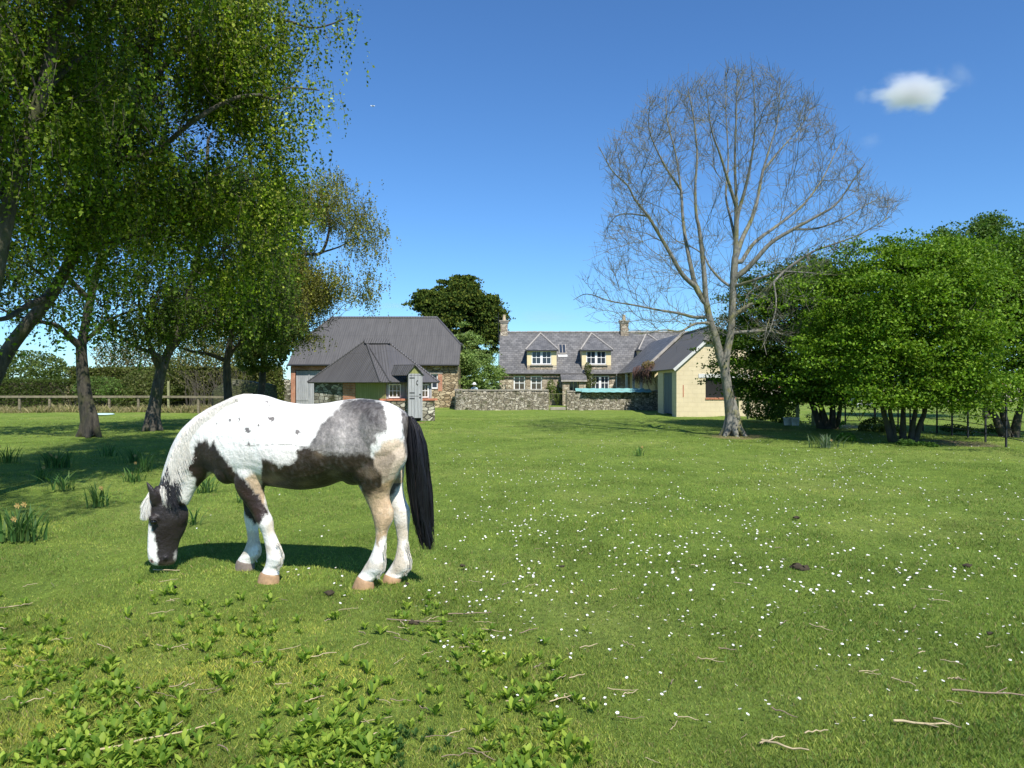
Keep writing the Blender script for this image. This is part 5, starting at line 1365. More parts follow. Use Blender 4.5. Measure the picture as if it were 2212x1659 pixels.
def mat_coat():
    m, n, l, bs = newmat('horse_coat')
    at = N(n, 'ShaderNodeAttribute', attribute_name='Col')
    tc = N(n, 'ShaderNodeTexCoord'); mp = N(n, 'ShaderNodeMapping'); mp.inputs['Scale'].default_value = (1.0, 1.0, .35); mp.inputs['Rotation'].default_value = (0, .5, 0)
    l.new(tc.outputs['Object'], mp.inputs[0])
    ns = N(n, 'ShaderNodeTexNoise', Scale=110.0, Detail=4.0, Roughness=.7); l.new(mp.outputs[0], ns.inputs[0])
    rp = ramp(n, [(.3, (.8, .8, .8)), (.7, (1.15, 1.15, 1.15))]); l.new(ns.outputs[0], rp.inputs[0])
    c = mixc(n, l, 1.0, at.outputs['Color'], rp.outputs[0], 'MULTIPLY'); l.new(c, bs.inputs['Base Color'])
    bs.inputs['Roughness'].default_value = .46; bs.inputs['Specular IOR Level'].default_value = .4
    bs.inputs['Sheen Weight'].default_value = .05; bs.inputs['Sheen Roughness'].default_value = .4
    n2_ = N(n, 'ShaderNodeTexNoise', Scale=16.0, Detail=5.0, Roughness=.6); l.new(tc.outputs['Object'], n2_.inputs[0])
    b1 = n.new('ShaderNodeBump'); b1.inputs['Distance'].default_value = .02; b1.inputs['Strength'].default_value = .7; l.new(n2_.outputs[0], b1.inputs['Height'])
    b2 = n.new('ShaderNodeBump'); b2.inputs['Distance'].default_value = .004; b2.inputs['Strength'].default_value = .7; l.new(ns.outputs[0], b2.inputs['Height']); l.new(b1.outputs[0], b2.inputs['Normal'])
    l.new(b2.outputs[0], bs.inputs['Normal'])
    return m
M['coat'] = mat_coat()
def mat_hair():
    m, n, l, bs = newmat('horse_hair'); at = N(n, 'ShaderNodeAttribute', attribute_name='Col'); l.new(at.outputs['Color'], bs.inputs['Base Color'])
    bs.inputs['Roughness'].default_value = .38; bs.inputs['Specular IOR Level'].default_value = .45; return m
M['hair'] = mat_hair()
M['hoof'] = mat_plain('hoof_horn', (.42, .26, .14), .6, .25, 25, bmp=.002)
M['eye'] = mat_glass('eye', (.006, .004, .003))
hroot = HP0 + HD * .6
horse = empty('horse', (hroot[0], hroot[1], 0), 'grazing piebald horse, white with black and brown patches and a long black tail', 'horse')
body_me.materials.clear()
body = link_mesh('body', body_me, M['coat'], horse, smooth=True)

def hair_mesh(name, strands, cols, parent):
    """strands: list of (pts, radius0, radius1)"""
    polys = [(s[0], np.linspace(s[1], s[2], len(s[0]))) for s in strands]
    v, f = tubes(polys, 3); cc = np.concatenate([np.repeat(np.asarray(c)[None], 3 * len(s[0]), 0) for s, c in zip(strands, cols)])
    return np_mesh(name, v, f, M['hair'], parent, cols=cc, smooth=True)
# tail
tc_ = np.array([(1950, 258), (1972, 330), (1992, 450), (2003, 600), (2012, 760), (2025, 920), (2050, 1060), (2072, 1180)], float)
tw_ = np.array([14, 42, 62, 70, 72, 66, 54, 38], float)
locks = [(rng.uniform(-1, 1), rng.uniform(-1, 1), rng.uniform(0, 6.28), rng.uniform(3, 13), rng.uniform(.84, 1.03), rng.uniform(.5, 1.5)) for _ in range(34)]
tt_ = np.linspace(0, 1, len(tc_))
st = []; cl = []
for i in range(3400):
    lk = locks[rng.integers(len(locks))]; loose = rng.random() < .12
    q = float(np.clip(lk[0] + rng.normal() * (.07 if not loose else .3), -1.15, 1.15)); r_ = float(np.clip(lk[1] + rng.normal() * .1, -1, 1))
    L_ = lk[4] - .12 * rng.random() - .06 * abs(q) ** 3 if not loose else rng.uniform(.5, 1.04)
    t0 = rng.uniform(0, .12); ts = np.linspace(t0, L_, 14)
    ph = lk[2] + rng.normal() * .25; wob = lk[3] * (1 + .3 * rng.normal())
    pts = []
    for t in ts:
        cx = np.interp(t, tt_, tc_[:, 0]); cy = np.interp(t, tt_, tc_[:, 1]); w = np.interp(t, tt_, tw_)
        pts.append(hp(cx + w * q * (1 - .15 * r_ * r_) + math.sin(t * 8 + ph) * wob * min(1, t * 2), cy, .075 * r_ * min(1, .3 + t * 2) * math.sqrt(max(0, 1 - q * q * .8)) + .0))
    st.append((np.array(pts), .0028, .0012)); b_ = rng.uniform(.6, 1.4) * lk[5]; cl.append(np.array((.009, .0085, .0105)) * b_ if rng.random() < .97 else np.array((.04, .028, .022)))
hair_mesh('tail', st, cl, horse)
# mane: roots on the crest, hair falls on the near side
cr_ = np.array([(860, 108), (800, 108), (740, 122), (650, 163), (550, 210), (460, 268), (375, 348), (315, 448), (275, 555), (245, 650), (222, 740)], float)
chw = np.array([.06, .08, .09, .1, .12, .125, .115, .105, .095, .09, .085])
ct = np.linspace(0, 1, len(cr_)); st = []; cl = []
for i in range(2600):
    t = rng.random() ** .8; x0_, y0_ = np.interp(t, ct, cr_[:, 0]), np.interp(t, ct, cr_[:, 1]); hw = np.interp(t, ct, chw)
    ln = np.interp(t, [0, .15, .3, .5, .7, .85, 1], [14, 24, 70, 170, 190, 170, 130]) * rng.uniform(.45, 1.15)
    blk = (.8 < t < .97 and rng.random() < .88)
    if blk: ln *= 1.3
    drx = rng.uniform(.05, .5) if .3 < t < .97 else rng.uniform(0, .2); ph = rng.uniform(0, 6.28); pts = []
    for f in np.linspace(0, 1, 8):
        lat = -(.0 + (hw + .012) * min(1, f * 2.6)) - rng.uniform(0, .004)
        if ln < 30: lat = lat * .4
        pts.append(hp(x0_ + drx * ln * f + 3 * math.sin(f * 5 + ph) + (1 - f) * rng.uniform(-1, 1), y0_ + ln * f + (-3 if f == 0 else 2), lat))
    st.append((np.array(pts), .003, .0012)); cl.append(np.array((.02, .018, .022)) * rng.uniform(.6, 2) if blk else np.array((.78, .74, .66)) * rng.uniform(.75, 1.05))
hair_mesh('mane', st, cl, horse)
# forelock and bridle-path hair
st = []; cl = []
for i in range(620):
    rx, ry = rng.uniform(158, 205), rng.uniform(765, 800); q = rng.random()
    ex, ey = 88 + 62 * q + rng.normal() * 5, rng.uniform(890, 985) - 20 * abs(q - .4); mx_, my_ = 118 + 40 * q, 812 + rng.uniform(-10, 15)
    l_ = rng.uniform(-.03, .05); pts = []
    for f in np.linspace(0, 1, 8):
        x_ = (1 - f) ** 2 * rx + 2 * f * (1 - f) * mx_ + f * f * ex; y_ = (1 - f) ** 2 * ry + 2 * f * (1 - f) * my_ + f * f * ey
        pts.append(hp(x_, y_, l_ - .02 * f, True))
    st.append((np.array(pts), .0028, .001)); cl.append(np.array((.78, .76, .7)) * rng.uniform(.8, 1.05))
for i in range(110):
    rx, ry = rng.uniform(236, 292), rng.uniform(740, 800); L_ = rng.uniform(60, 110); l_ = -.095 - rng.uniform(0, .02)
    st.append((np.array([hp(rx + f * rng.uniform(5, 12), ry + L_ * f, l_ - .012 * math.sin(f * 3), True) for f in np.linspace(0, 1, 6)]), .0026, .001)); cl.append(np.array((.76, .73, .66)) * rng.uniform(.8, 1.05))
hair_mesh('forelock', st, cl, horse)
# feathers
for bl, l0, n_ in (([(1040,1120),(1062,1175),(1076,1232),(1066,1282),(1044,1316)],-.15,260), ([(908,1112),(920,1176),(915,1218),(888,1250)],.16,150), ([(1788,1130),(1780,1198),(1782,1270),(1774,1325),(1738,1372)],-.12,260), ([(1940,1122),(1944,1195),(1962,1255),(1958,1315),(1925,1352)],.1,240)):
    st = []; cl = []; bl = np.array(bl, float); bt = np.linspace(0, 1, len(bl))
    for i in range(n_):
        f0 = rng.random(); ox = -abs(rng.normal()) * 14; l_ = l0 + rng.uniform(-.045, .045) * (1 - .3 * (ox > -6)); L_ = rng.uniform(.08, .24)
        pts = []
        for g in np.linspace(0, 1, 5):
            t = f0 + L_ * g; x_ = np.interp(min(t, 1), bt, bl[:, 0]); y_ = np.interp(min(t, 1), bt, bl[:, 1]) + max(0, t - 1) * 90
            pts.append(hp(x_ + ox + 5 * g, y_, l_))
        st.append((np.array(pts), .0028, .001)); cl.append(np.array((.74, .68, .58)) * rng.uniform(.75, 1.1))
    hair_mesh('feathering', st, cl, horse)
# hooves
for (q1, q2, g1, g2, l_, hw, cc) in (((921,1335),(1040,1352),(897,1383),(1042,1372),-.15,.06,1), ((757,1252),(868,1270),(742,1290),(872,1292),.16,.058,.5), ((1588,1362),(1692,1396),(1552,1428),(1698,1436),-.12,.062,1), ((1775,1350),(1888,1376),(1758,1402),(1884,1412),.1,.06,.9)):
    rings = []
    for f in (0, .5, 1):
        a = np.array(q1) * (1 - f) + np.array(g1) * f; b = np.array(q2) * (1 - f) + np.array(g2) * f
        pa, pb = hp(a[0], a[1], l_), hp(b[0], b[1], l_)
        if f == 1: pa[2] = pb[2] = -.015
        c = (pa + pb) / 2; h = (pa - pb) / 2; w_ = hw * (1 + .12 * f)
        th = np.arange(20) * 2 * np.pi / 20
        rings.append(c + h * (np.cos(th) * 1.0)[:, None] + np.array((HN[0], HN[1], 0)) * (w_ * np.sin(th))[:, None])
    rings.insert(0, rings[0] * .8 + rings[0].mean(0) * .2 + (0, 0, .012))
    V = np.concatenate(rings); Fq = []
    for i in range(len(rings) - 1):
        for j in range(20): Fq.append([i * 20 + j, i * 20 + (j + 1) % 20, (i + 1) * 20 + (j + 1) % 20, (i + 1) * 20 + j])
    o_ = np_mesh('hoof', V, Fq, M['hoof'], horse, smooth=True)
    if cc == .5: o_.data.materials.clear(); o_.data.materials.append(mat_plain('grey_hoof_horn', (.2, .16, .13), .6, .25, 25)); o_['label'] = 'grey hoof'
ec = None
for l_ in (-.112, .112):
    V, Fq = ellipsoid(hp(180, 990, l_ * .93, True), (.026, .014, .019), kv, 16, 10)
    np_mesh('eye', V, Fq, M['eye'], horse, smooth=True)
# eyelid crease
V, Fq = tubes([(np.array([hp(x_, y_, -.115, True) for x_, y_ in ((158, 978), (170, 970), (186, 971), (200, 980), (207, 992))]), np.array((.003, .006, .007, .006, .003)))], 8)
np_mesh('eyelid', V, Fq, mat_plain('eyelid', (.02, .014, .012), .6), horse, smooth=True)

# ------------------------------------------------------------------ fences
def rail_fence():
    Y = 41.0
    f = empty('rail_fence', (X(200, Y), Y, 0), 'grey wooden post and rail fence with wire mesh, crossing the left background', 'fence')
    us = [-90, -25, 41, 106, 171, 235, 298, 363, 428, 492]
    ys = [Y] * 7 + [40.8, 40.2, 39.6]
    pts = [(X(u, y), y) for u, y in zip(us, ys)]
    for i, (x, y) in enumerate(pts):
        tall = (us[i] == 363); h = 1.75 if tall else .92
        m = MB().box(x - .055, x + .055, y, y + .11, -.1, h); m.build('post', M['fence_pale'] if tall else M['fence_wood'], f, bevel=.008)
    for (a, b) in zip(pts[:-1], pts[1:]):
        a_, b_ = np.array(a), np.array(b); m = MB().obox(a_, b_ - a_, 0, np.linalg.norm(b_ - a_), -.045, -.003, .82, .94); m.build('rail', M['fence_wood'], f)
    m = MB()
    for z in (.15, .3, .45, .6):
        for a, b in zip(pts[:-1], pts[1:]): m.cyl((a[0], a[1] - .01, z), (b[0], b[1] - .01, z), .003, k=3)
    for a, b in zip(pts[:-1], pts[1:]):
        for k in range(1, 8):
            x, y = a[0] + (b[0] - a[0]) * k / 8, a[1] + (b[1] - a[1]) * k / 8; m.cyl((x, y - .01, .1), (x, y - .01, .62), .002, k=3)
    m.build('wire_mesh', M['iron'], f)
rail_fence()
def iron_fence():
    ps = [(2300, 15.3), (2235, 16.8), (2173.4, 18.56), (2128.8, 20.1), (2090.7, 21.6), (2056.6, 22.7), (2024, 23.7), (1993.6, 24.6), (1966, 25.4), (1940, 26.2), (1914, 27.1), (1891, 28)]
    pts = [(X(u, y), y) for u, y in ps]
    f = empty('iron_fence', (pts[3][0], pts[3][1], 0), 'black iron park railing curving off under the right-hand trees', 'fence')
    for x, y in pts: MB().box(x - .02, x + .02, y - .02, y + .02, -.1, 1.25).build('post', M['iron'], f)
    m = MB()
    for z in (.22, .45, .68, .92, 1.16):
        for a, b in zip(pts[:-1], pts[1:]): m.cyl((*a, z), (*b, z), .011, k=5)
    m.build('rails', M['iron'], f)
    a, b = (X(1889, 28.1), 28.1), (X(1826, 28.6), 28.6)
    g = empty('field_gate', ((a[0] + b[0]) / 2, 28.3, 0), 'black iron field gate with crossed braces beside the railing', 'gate')
    m = MB(); m.cyl((*a, .0), (*a, 1.25), .03, k=6); m.cyl((*b, .0), (*b, 1.25), .03, k=6)
    for z in (.15, .38, .62, .86, 1.12): m.cyl((*a, z), (*b, z), .014, k=5)
    m.build('frame', M['iron'], g)
    m = MB(); mid = ((a[0] + b[0]) / 2, (a[1] + b[1]) / 2)
    m.cyl((a[0], a[1] - .03, .15), (mid[0], mid[1] - .03, 1.12), .012, k=5); m.cyl((mid[0], mid[1] - .03, 1.12), (b[0], b[1] - .03, .15), .012, k=5)
    m.cyl((a[0], a[1] + .03, 1.12), (mid[0], mid[1] + .03, .15), .012, k=5); m.cyl((mid[0], mid[1] + .03, .15), (b[0], b[1] + .03, 1.12), .012, k=5)
    m.cyl((*mid, .15), (*mid, 1.12), .01, k=5)
    m.build('braces', M['iron'], g)
iron_fence()
def paddock_rail():
    ps = [(1593, 34.2), (1616, 33.6), (1655, 32.4), (1690, 30.6), (1723, 29.0), (1757, 28.4)]
    pts = [(X(u, y), y) for u, y in ps]
    f = empty('paddock_fence', (pts[2][0], pts[2][1], 0), 'greenish wooden rail fence running behind the bare tree to the buckets', 'fence')
    for x, y in pts: MB().cyl((x, y, -.1), (x, y, .98), .07, .065, 10).build('post', M['fence_pale'], f)
    m = MB()
    for a, b in zip(pts[:-1], pts[1:]):
        m.cyl((a[0], a[1] - .08, .9), (b[0], b[1] - .08, .9), .05, k=8)
    m.cyl((pts[0][0], pts[0][1], .85), (pts[0][0] - .5, pts[0][1] - .2, 0), .04, k=6)
    m.build('rail', M['fence_pale'], f)
paddock_rail()
rubble_wall('field_wall', 'long pale stone wall with reddish coping across the far right paddock', [(X(1640, 62), 62), (X(1960, 64), 64), (X(2350, 66), 66)], [1.3, 1.5, 1.7], M['pale_stone'], .6, cap=M['tilecap'])
# trough in the paddock
m = MB(); xa, xb = X(1848, 50), X(1946, 50)
m.box(xa, xb, 50, 50.06, .15, .62); m.box(xa, xb, 50.7, 50.76, .15, .62); m.box(xa, xa + .06, 50.06, 50.7, .15, .62); m.box(xb - .06, xb, 50.06, 50.7, .15, .62); m.box(xa + .06, xb - .06, 50.06, 50.7, .15, .2)
for q in (xa + .2, xb - .3): m.box(q, q + .1, 50.1, 50.65, 0, .15)
tagp(m.build('water_trough', M['white_shade']), 'long pale trough standing in the paddock beyond the iron gate', 'trough')
# buckets
def bucket(x, y, label, rz):
    e = empty('bucket', (x, y, 0), label, 'bucket', 'white buckets on the grass')
    m = MB(); k = 18
    V = []
    for (r, z) in ((.001, .012), (.12, .01), (.155, .3), (.168, .3), (.168, .27), (.158, .27)): pass
    prof = [(.001, .0), (.12, .0), (.125, .01), (.152, .27), (.165, .272), (.165, .3), (.148, .3), (.118, .03), (.001, .03)]
    V = [(x + r * math.cos(2 * math.pi * j / k), y + r * math.sin(2 * math.pi * j / k), z) for r, z in prof for j in range(k)]
    Fq = [[i * k + j, i * k + (j + 1) % k, (i + 1) * k + (j + 1) % k, (i + 1) * k + j] for i in range(len(prof) - 1) for j in range(k)]
    np_mesh('tub', V, Fq, M['white'], e, smooth=True)
    pts = [(x + .168 * math.cos(a) * math.cos(rz), y + .168 * math.cos(a) * math.sin(rz) - .03, .28 - .12 * math.sin(a)) for a in np.linspace(0, math.pi, 12)]
    v, f = tubes([(np.array(pts), np.full(12, .005))], 5); np_mesh('handle', v, f, M['iron'], e)
bucket(X(1701, 28.0), 28.0, 'white bucket nearer the bare tree, left of the pair', .2)
bucket(X(1718, 27.8), 27.8, 'white bucket nearer the fence post, right of the pair', .6)
m = MB(); x_, y_ = X(217, 37.6), 37.6
pr = [(.001, .03), (.5, .03), (.55, .0), (.58, .0), (.58, .04), (.52, .07), (.001, .075)]; k = 24
V = [(x_ + r * 1.2 * math.cos(2 * math.pi * j / k), y_ + r * .8 * math.sin(2 * math.pi * j / k), z) for r, z in pr for j in range(k)]
Fq = [[i * k + j, i * k + (j + 1) % k, (i + 1) * k + (j + 1) % k, (i + 1) * k + j] for i in range(len(pr) - 1) for j in range(k)]
tagp(np_mesh('trough_lid', V, Fq, mat_plain('pale_blue_plastic', (.45, .6, .62), .5), smooth=True), 'pale blue lid lying flat on the grass before the left fence', 'lid')

# ------------------------------------------------------------------ hedges and bushes at the left
PH = [(.06, .09, .015), (.075, .11, .02), (.05, .075, .012)]
def hedge(name, label, x0, x1, y0, y1, z1, n, pal, size):
    e = empty(name, ((x0 + x1) / 2, y0, 0), label, 'hedge')
    P = []
    A = [(y1 - y0) * (x1 - x0), z1 * (x1 - x0) * 1.6, z1 * (y1 - y0) * 2]; A = np.array(A) / sum(A)
    k = rng.choice(3, n, p=A); u, v = rng.random(n), rng.random(n)
    P = np.where((k == 0)[:, None], np.stack([x0 + (x1 - x0) * u, y0 + (y1 - y0) * v, np.full(n, z1)], 1),
        np.where((k == 1)[:, None], np.stack([x0 + (x1 - x0) * u, np.full(n, y0), z1 * v], 1), np.stack([np.where(rng.random(n) < .5, x0, x1), y0 + (y1 - y0) * u, z1 * v], 1)))
    P += rng.normal(size=P.shape) * .07 + .05 * np.sin(P[:, [0]] * 2.3) * np.array((0, 1, 1))
    leaf_cloud('foliage', P, size, pal, M['leaf_dense'], e, up=.4)
    MB().box(x0 + .12, x1 - .12, y0 + .12, y1 - .12, 0, z1 - .12).build('inner_dark_box', M['dark_timber'], e)  # solid dark box filling the hedge behind its leaves
hedge('hedge', 'clipped dark green hedge behind the left end of the rail fence', X(-140, 47), X(152, 47), 46.5, 48, 1.82, 16000, PH, .1)
leafy('bush', 'rounded olive-green bushy tree above the clipped hedge at far left', 'tree', [pxblob(50, 795, 58, 90, 40, 2.6), pxblob(100, 800, 57, 40, 32, 2), pxblob(-30, 790, 58, 60, 50, 2)], 9000, .2, [(.09, .13, .03), (.12, .16, .04), (.07, .1, .025)])
leafy('bush', 'low green shrub beyond the rail fence, just right of the forking trunk', 'bush', [pxblob(215, 842, 46, 60, 30, 1.2), pxblob(250, 850, 45, 40, 22, 1)], 5200, .12, [(.09, .15, .03), (.12, .2, .04), (.08, .11, .03)])
leafy('bush', 'tangled dry hedge plant with pale bare stems left of the forking trunk', 'bush', [pxblob(200, 865, 46, 35, 25, .8), pxblob(165, 855, 46, 25, 28, .8)], 1900, .11, [(.17, .15, .07), (.1, .12, .03), (.2, .16, .1)], stems=[(np.array([W(u, 885, 45.5), W(u + rng.normal() * 8, 860, 45.5), W(u + rng.normal() * 18, 838, 45.5)]), np.array((.02, .015, .008))) for u in rng.uniform(150, 230, 50)])
leafy('bush', 'broad olive hedge bush between the two forking trunks', 'bush', [pxblob(320, 835, 46, 60, 40, 1.4), pxblob(290, 860, 45, 50, 25, 1), pxblob(370, 820, 46, 50, 50, 1.2)], 11000, .12, [(.08, .11, .025), (.11, .14, .03), (.13, .14, .05)])
leafy('bush', 'tall loose yellowish bush behind the slender trunk', 'bush', [pxblob(450, 800, 46, 70, 70, 1.8), pxblob(400, 775, 47, 50, 60, 1.5), pxblob(500, 770, 46, 55, 80, 1.6), pxblob(470, 730, 47, 50, 45, 1.5)], 16000, .13, [(.12, .14, .03), (.15, .16, .045), (.09, .11, .02), (.2, .18, .09)], stems=[(np.array([W(u, 888, 44), W(u + rng.normal() * 10, 850, 44.2), W(u + rng.normal() * 25, 800, 44.5)]), np.array((.03, .02, .01))) for u in rng.uniform(400, 520, 60)])
leafy('bush', 'tall green bush against the left end of the barn', 'bush', [pxblob(572, 752, 35, 52, 52, 1.1), pxblob(600, 715, 35.4, 42, 60, 1.1), pxblob(540, 770, 35, 30, 40, .9)], 13000, .13, [(.1, .14, .025), (.13, .17, .035), (.08, .11, .02)])
leafy('bush', 'far thin tree with pale spring leaves showing between the left trunks', 'tree', [pxblob(245, 770, 70, 38, 34, 2.5), pxblob(310, 770, 70, 40, 45, 2.5)], 3200, .2, [(.17, .15, .08), (.14, .14, .06)], stems=[(np.array([W(u, 860, 70), W(u + rng.normal() * 8, 800, 70), W(u + rng.normal() * 25, 755, 70)]), np.array((.1, .05, .02))) for u in rng.uniform(230, 310, 26)], shell=.1)
hedge('hedge', 'shaggy olive hedge standing between and behind the left clump trunks', X(156, 48), X(600, 48), 47.6, 49.2, 2.6, 34000, [(.09, .12, .02), (.12, .145, .03), (.07, .095, .015), (.15, .15, .05)], .13)
# far tree line so the horizon is closed
leafy('far_trees', 'distant low belt of trees along the horizon behind the buildings', 'woodland', [pxblob(u, 832, 150, 70, 14 + 6 * math.sin(u), 6) for u in range(-300, 2500, 90)], 16000, .8, [(.06, .09, .03), (.08, .11, .04)])['kind'] = 'stuff'
# bushes at the right
leafy('bush', 'dark low shrub under the leafy tree behind the bare tree', 'bush', [pxblob(1650, 880, 31, 48, 28, 1), pxblob(1690, 890, 30, 35, 25, .8)], 4200, .09, PAL_G)
leafy('bush', 'dark shrub between the two stem clusters in front of the iron gate', 'bush', [pxblob(1893, 925, 24.5, 34, 24, .7), pxblob(1925, 935, 24, 24, 18, .5)], 3000, .07, [(.06, .1, .02), (.08, .13, .03)])
leafy('ground_shrub', 'small fresh green shrub behind the big daffodil clump', 'bush', [pxblob(1828, 948, 20.2, 20, 14, .3), pxblob(1822, 925, 20.6, 8, 16, .15)], 1500, .055, [(.09, .2, .03), (.07, .16, .02)])
leafy('ground_shrub', 'low leafy plants at the foot of the largest right-hand tree', 'bush', [pxblob(1958, 960, 18.9, 20, 12, .3), pxblob(2000, 964, 18.6, 24, 10, .3)], 1900, .055, [(.09, .18, .03), (.06, .13, .02)])
leafy('nettles', 'patch of green nettles below the paddock rail behind the buckets', 'plant', [pxblob(1742, 908, 29.5, 22, 12, .4)], 700, .07, [(.1, .17, .05), (.07, .13, .03)])
leafy('ground_shrub', 'low dark weeds along the foot of the iron railing', 'bush', [pxblob(2060, 925, 23.5, 30, 9, .4), pxblob(2110, 930, 22.6, 28, 9, .4), pxblob(2150, 925, 22.8, 20, 10, .3)], 1800, .06, [(.06, .1, .02), (.08, .13, .03)])
# dry grass below the left fence
ysd = rng.uniform(40.6, 43, 9000); xsd = rng.uniform(X(-120, 41), X(520, 41), 9000)
tagp(blades(0, 0, 0, .1, .42, .0022, xs=xsd, ys=ysd, pal=[(.36, .31, .16), (.3, .27, .13), (.22, .24, .08), (.42, .36, .2)], name='dry_grass'), 'pale dry grass growing under the left rail fence', kind='stuff')

# ------------------------------------------------------------------ daffodil clumps
def clump(name, label, u, v, h, wid, n, flowers, droop=.5, pal=None, cat='daffodils', group='daffodil clumps in the grass'):
    y = F * CH / (v - CV); x = X(u, y)
    e = empty(name, (x, y, 0), label, cat, group)
    V = []; Fq = []; cc = []
    pal = pal or [(.07, .15, .04), (.09, .19, .05), (.13, .22, .06), (.06, .12, .04)]
    for i in range(n):
        a = rng.uniform(0, 6.283); r0 = abs(rng.normal()) * wid * .33; bx, by = x + math.cos(a) * r0, y + math.sin(a) * r0 * .7
        L = h * rng.uniform(.6, 1.1); out = rng.uniform(.15, droop) * L; a2 = a + rng.normal() * .7; w = rng.uniform(.007, .013)
        d = np.array((math.cos(a2), math.sin(a2), 0)); sdv = np.array((-d[1], d[0], 0)); k = 6; n0 = len(V); bend = rng.random() < .25
        for j in range(k + 1):
            f = j / k; z = L * (f - .35 * f * f * (2 if bend else .6)); p = np.array((bx, by, -.01)) + d * out * f * f * (1.6 if bend else 1) + np.array((0, 0, z)); ww = w * (1 - f ** 3 * .9)
            V += [p - sdv * ww, p + sdv * ww]
        for j in range(k): q = n0 + 2 * j; Fq.append([q, q + 1, q + 3, q + 2])
        c = np.array(pal[rng.integers(len(pal))]) * rng.uniform(.8, 1.25); cc += [c] * (2 * k + 2)
    np_mesh('leaves', V, Fq, M['leaf'], e, cols=np.array(cc))
    for i in range((flowers + 1) // 2):
        a = rng.uniform(0, 6.283); r0 = wid * rng.uniform(.1, .7); px, py, pz = x + math.cos(a) * r0, y + math.sin(a) * r0 * .6 - .05, h * rng.uniform(.35, .95)
        m = MB()
        for k in range(6):
            b = k * math.pi / 3; t = np.array((math.cos(b), -.35, math.sin(b))); s_ = np.array((-math.sin(b), 0, math.cos(b)))
            c0 = np.array((px, py, pz)); m.poly([c0, c0 + t * .022 + s_ * .009, c0 + t * .036, c0 + t * .022 - s_ * .009])
        m.cyl((px, py, pz), (px, py - .025, pz - .005), .008, .013, 8)
        m.build('flower', M['daff'], e)
        v_, f_ = tubes([(np.array([(x + math.cos(a) * r0 * .5, y + .02, 0), (px, py + .02, pz * .7), (px, py, pz)]), np.array((.003, .003, .0025)))], 4); np_mesh('flower_stem', v_, f_, M['stem'], e)
M['daff'] = mat_plain('withered_daffodil', (.42, .3, .1), .7, .3, 30)
M['stem'] = mat_plain('green_stem', (.09, .16, .04), .7)
clump('daffodil_clump', 'large daffodil clump with yellow flowers at the left edge, nearest of all', 40, 1164, .42, .42, 95, 6)
clump('daffodil_clump', 'dark spiky daffodil clump on the grass left of the horse ears', 212, 1092, .4, .22, 42, 1, .4)
clump('daffodil_clump', 'sprawling daffodil leaves lying low left of the spiky clump', 138, 1056, .33, .35, 36, 0, 1.1)
clump('daffodil_clump', 'thin upright daffodil clump beside the sprawling one', 88, 1037, .3, .2, 26, 1)
clump('daffodil_clump', 'dense drooping daffodil clump with orange withered flowers in the tree shade', 122, 1010, .46, .45, 100, 5, .8)
clump('daffodil_clump', 'shaded daffodil clump cut by the left edge behind the dense one', 14, 999, .46, .6, 70, 3, .7)
clump('daffodil_clump', 'tall upright daffodil clump left of the horse mane', 310, 1019, .45, .22, 38, 2, .4)
clump('daffodil_clump', 'low ragged daffodil clump left of the upright clump by the mane', 287, 1039, .3, .3, 40, 0, .8)
clump('daffodil_clump', 'daffodil leaves showing under the horse neck', 445, 1064, .36, .25, 36, 0, .9)
clump('daffodil_clump', 'small daffodil tuft with one orange flower just behind the horse jaw', 418, 1132, .26, .15, 14, 1, .9)
clump('daffodil_clump', 'small daffodil tuft seen between neck and forelegs', 520, 1087, .22, .12, 14, 0)
clump('daffodil_clump', 'daffodil clump in deep shade behind the upright one', 290, 1000, .4, .4, 45, 1, .8)
clump('daffodil_clump', 'daffodil tuft in shade between the thick trunk and the horse', 240, 985, .35, .4, 35, 0, .8)
clump('daffodil_clump', 'big pale daffodil clump at the edge of the shade under the right-hand trees', 1783, 966, .42, .55, 85, 1, .7, [(.14, .2, .12), (.11, .17, .08), (.17, .22, .14)])
clump('daffodil_clump', 'small daffodil tuft alone on the open lawn left of the bare tree', 1380, 984, .3, .25, 22, 2, .6)
clump('daffodil_clump', 'tiny daffodil tuft at the foot of the bare tree', 1612, 938, .25, .3, 16, 0, .7, [(.14, .2, .12), (.11, .17, .08)])

# ------------------------------------------------------------------ daisies, weeds, twigs, clods
def daisy_geo(V, Fq, mi, x, y, z, r, tilt, az):
    n0 = len(V); ax = Vector((math.sin(tilt) * math.cos(az), math.sin(tilt) * math.sin(az), math.cos(tilt)))
    t = ax.orthogonal().normalized(); b = ax.cross(t); c = Vector((x, y, z)); k = 10
    for j in range(k):
        a = 2 * math.pi * j / k; rr = r * (1 if j % 2 else .82)
        V.append(tuple(c + (t * math.cos(a) + b * math.sin(a)) * rr + ax * r * .12))
    V.append(tuple(c)); 
    for j in range(k): Fq.append([n0 + j, n0 + (j + 1) % k, n0 + k]); mi.append(0)
    n1 = len(V)
    for j in range(6): a = math.pi * j / 3; V.append(tuple(c + (t * math.cos(a) + b * math.sin(a)) * r * .32 + ax * r * .14))
    V.append(tuple(c + ax * r * .3))
    for j in range(6): Fq.append([n1 + j, n1 + (j + 1) % 6, n1 + 6]); mi.append(1)
    n2 = len(V); s = .0012
    V += [(x - s, y, z), (x + s, y, z), (x, y, -z * 0 - .01)]; Fq.append([n2, n2 + 1, n2 + 2]); mi.append(2)
M['petal'] = mat_plain('daisy_petal', (.82, .82, .82), .6, .04); M['disc'] = mat_plain('daisy_centre', (.7, .5, .05), .7)
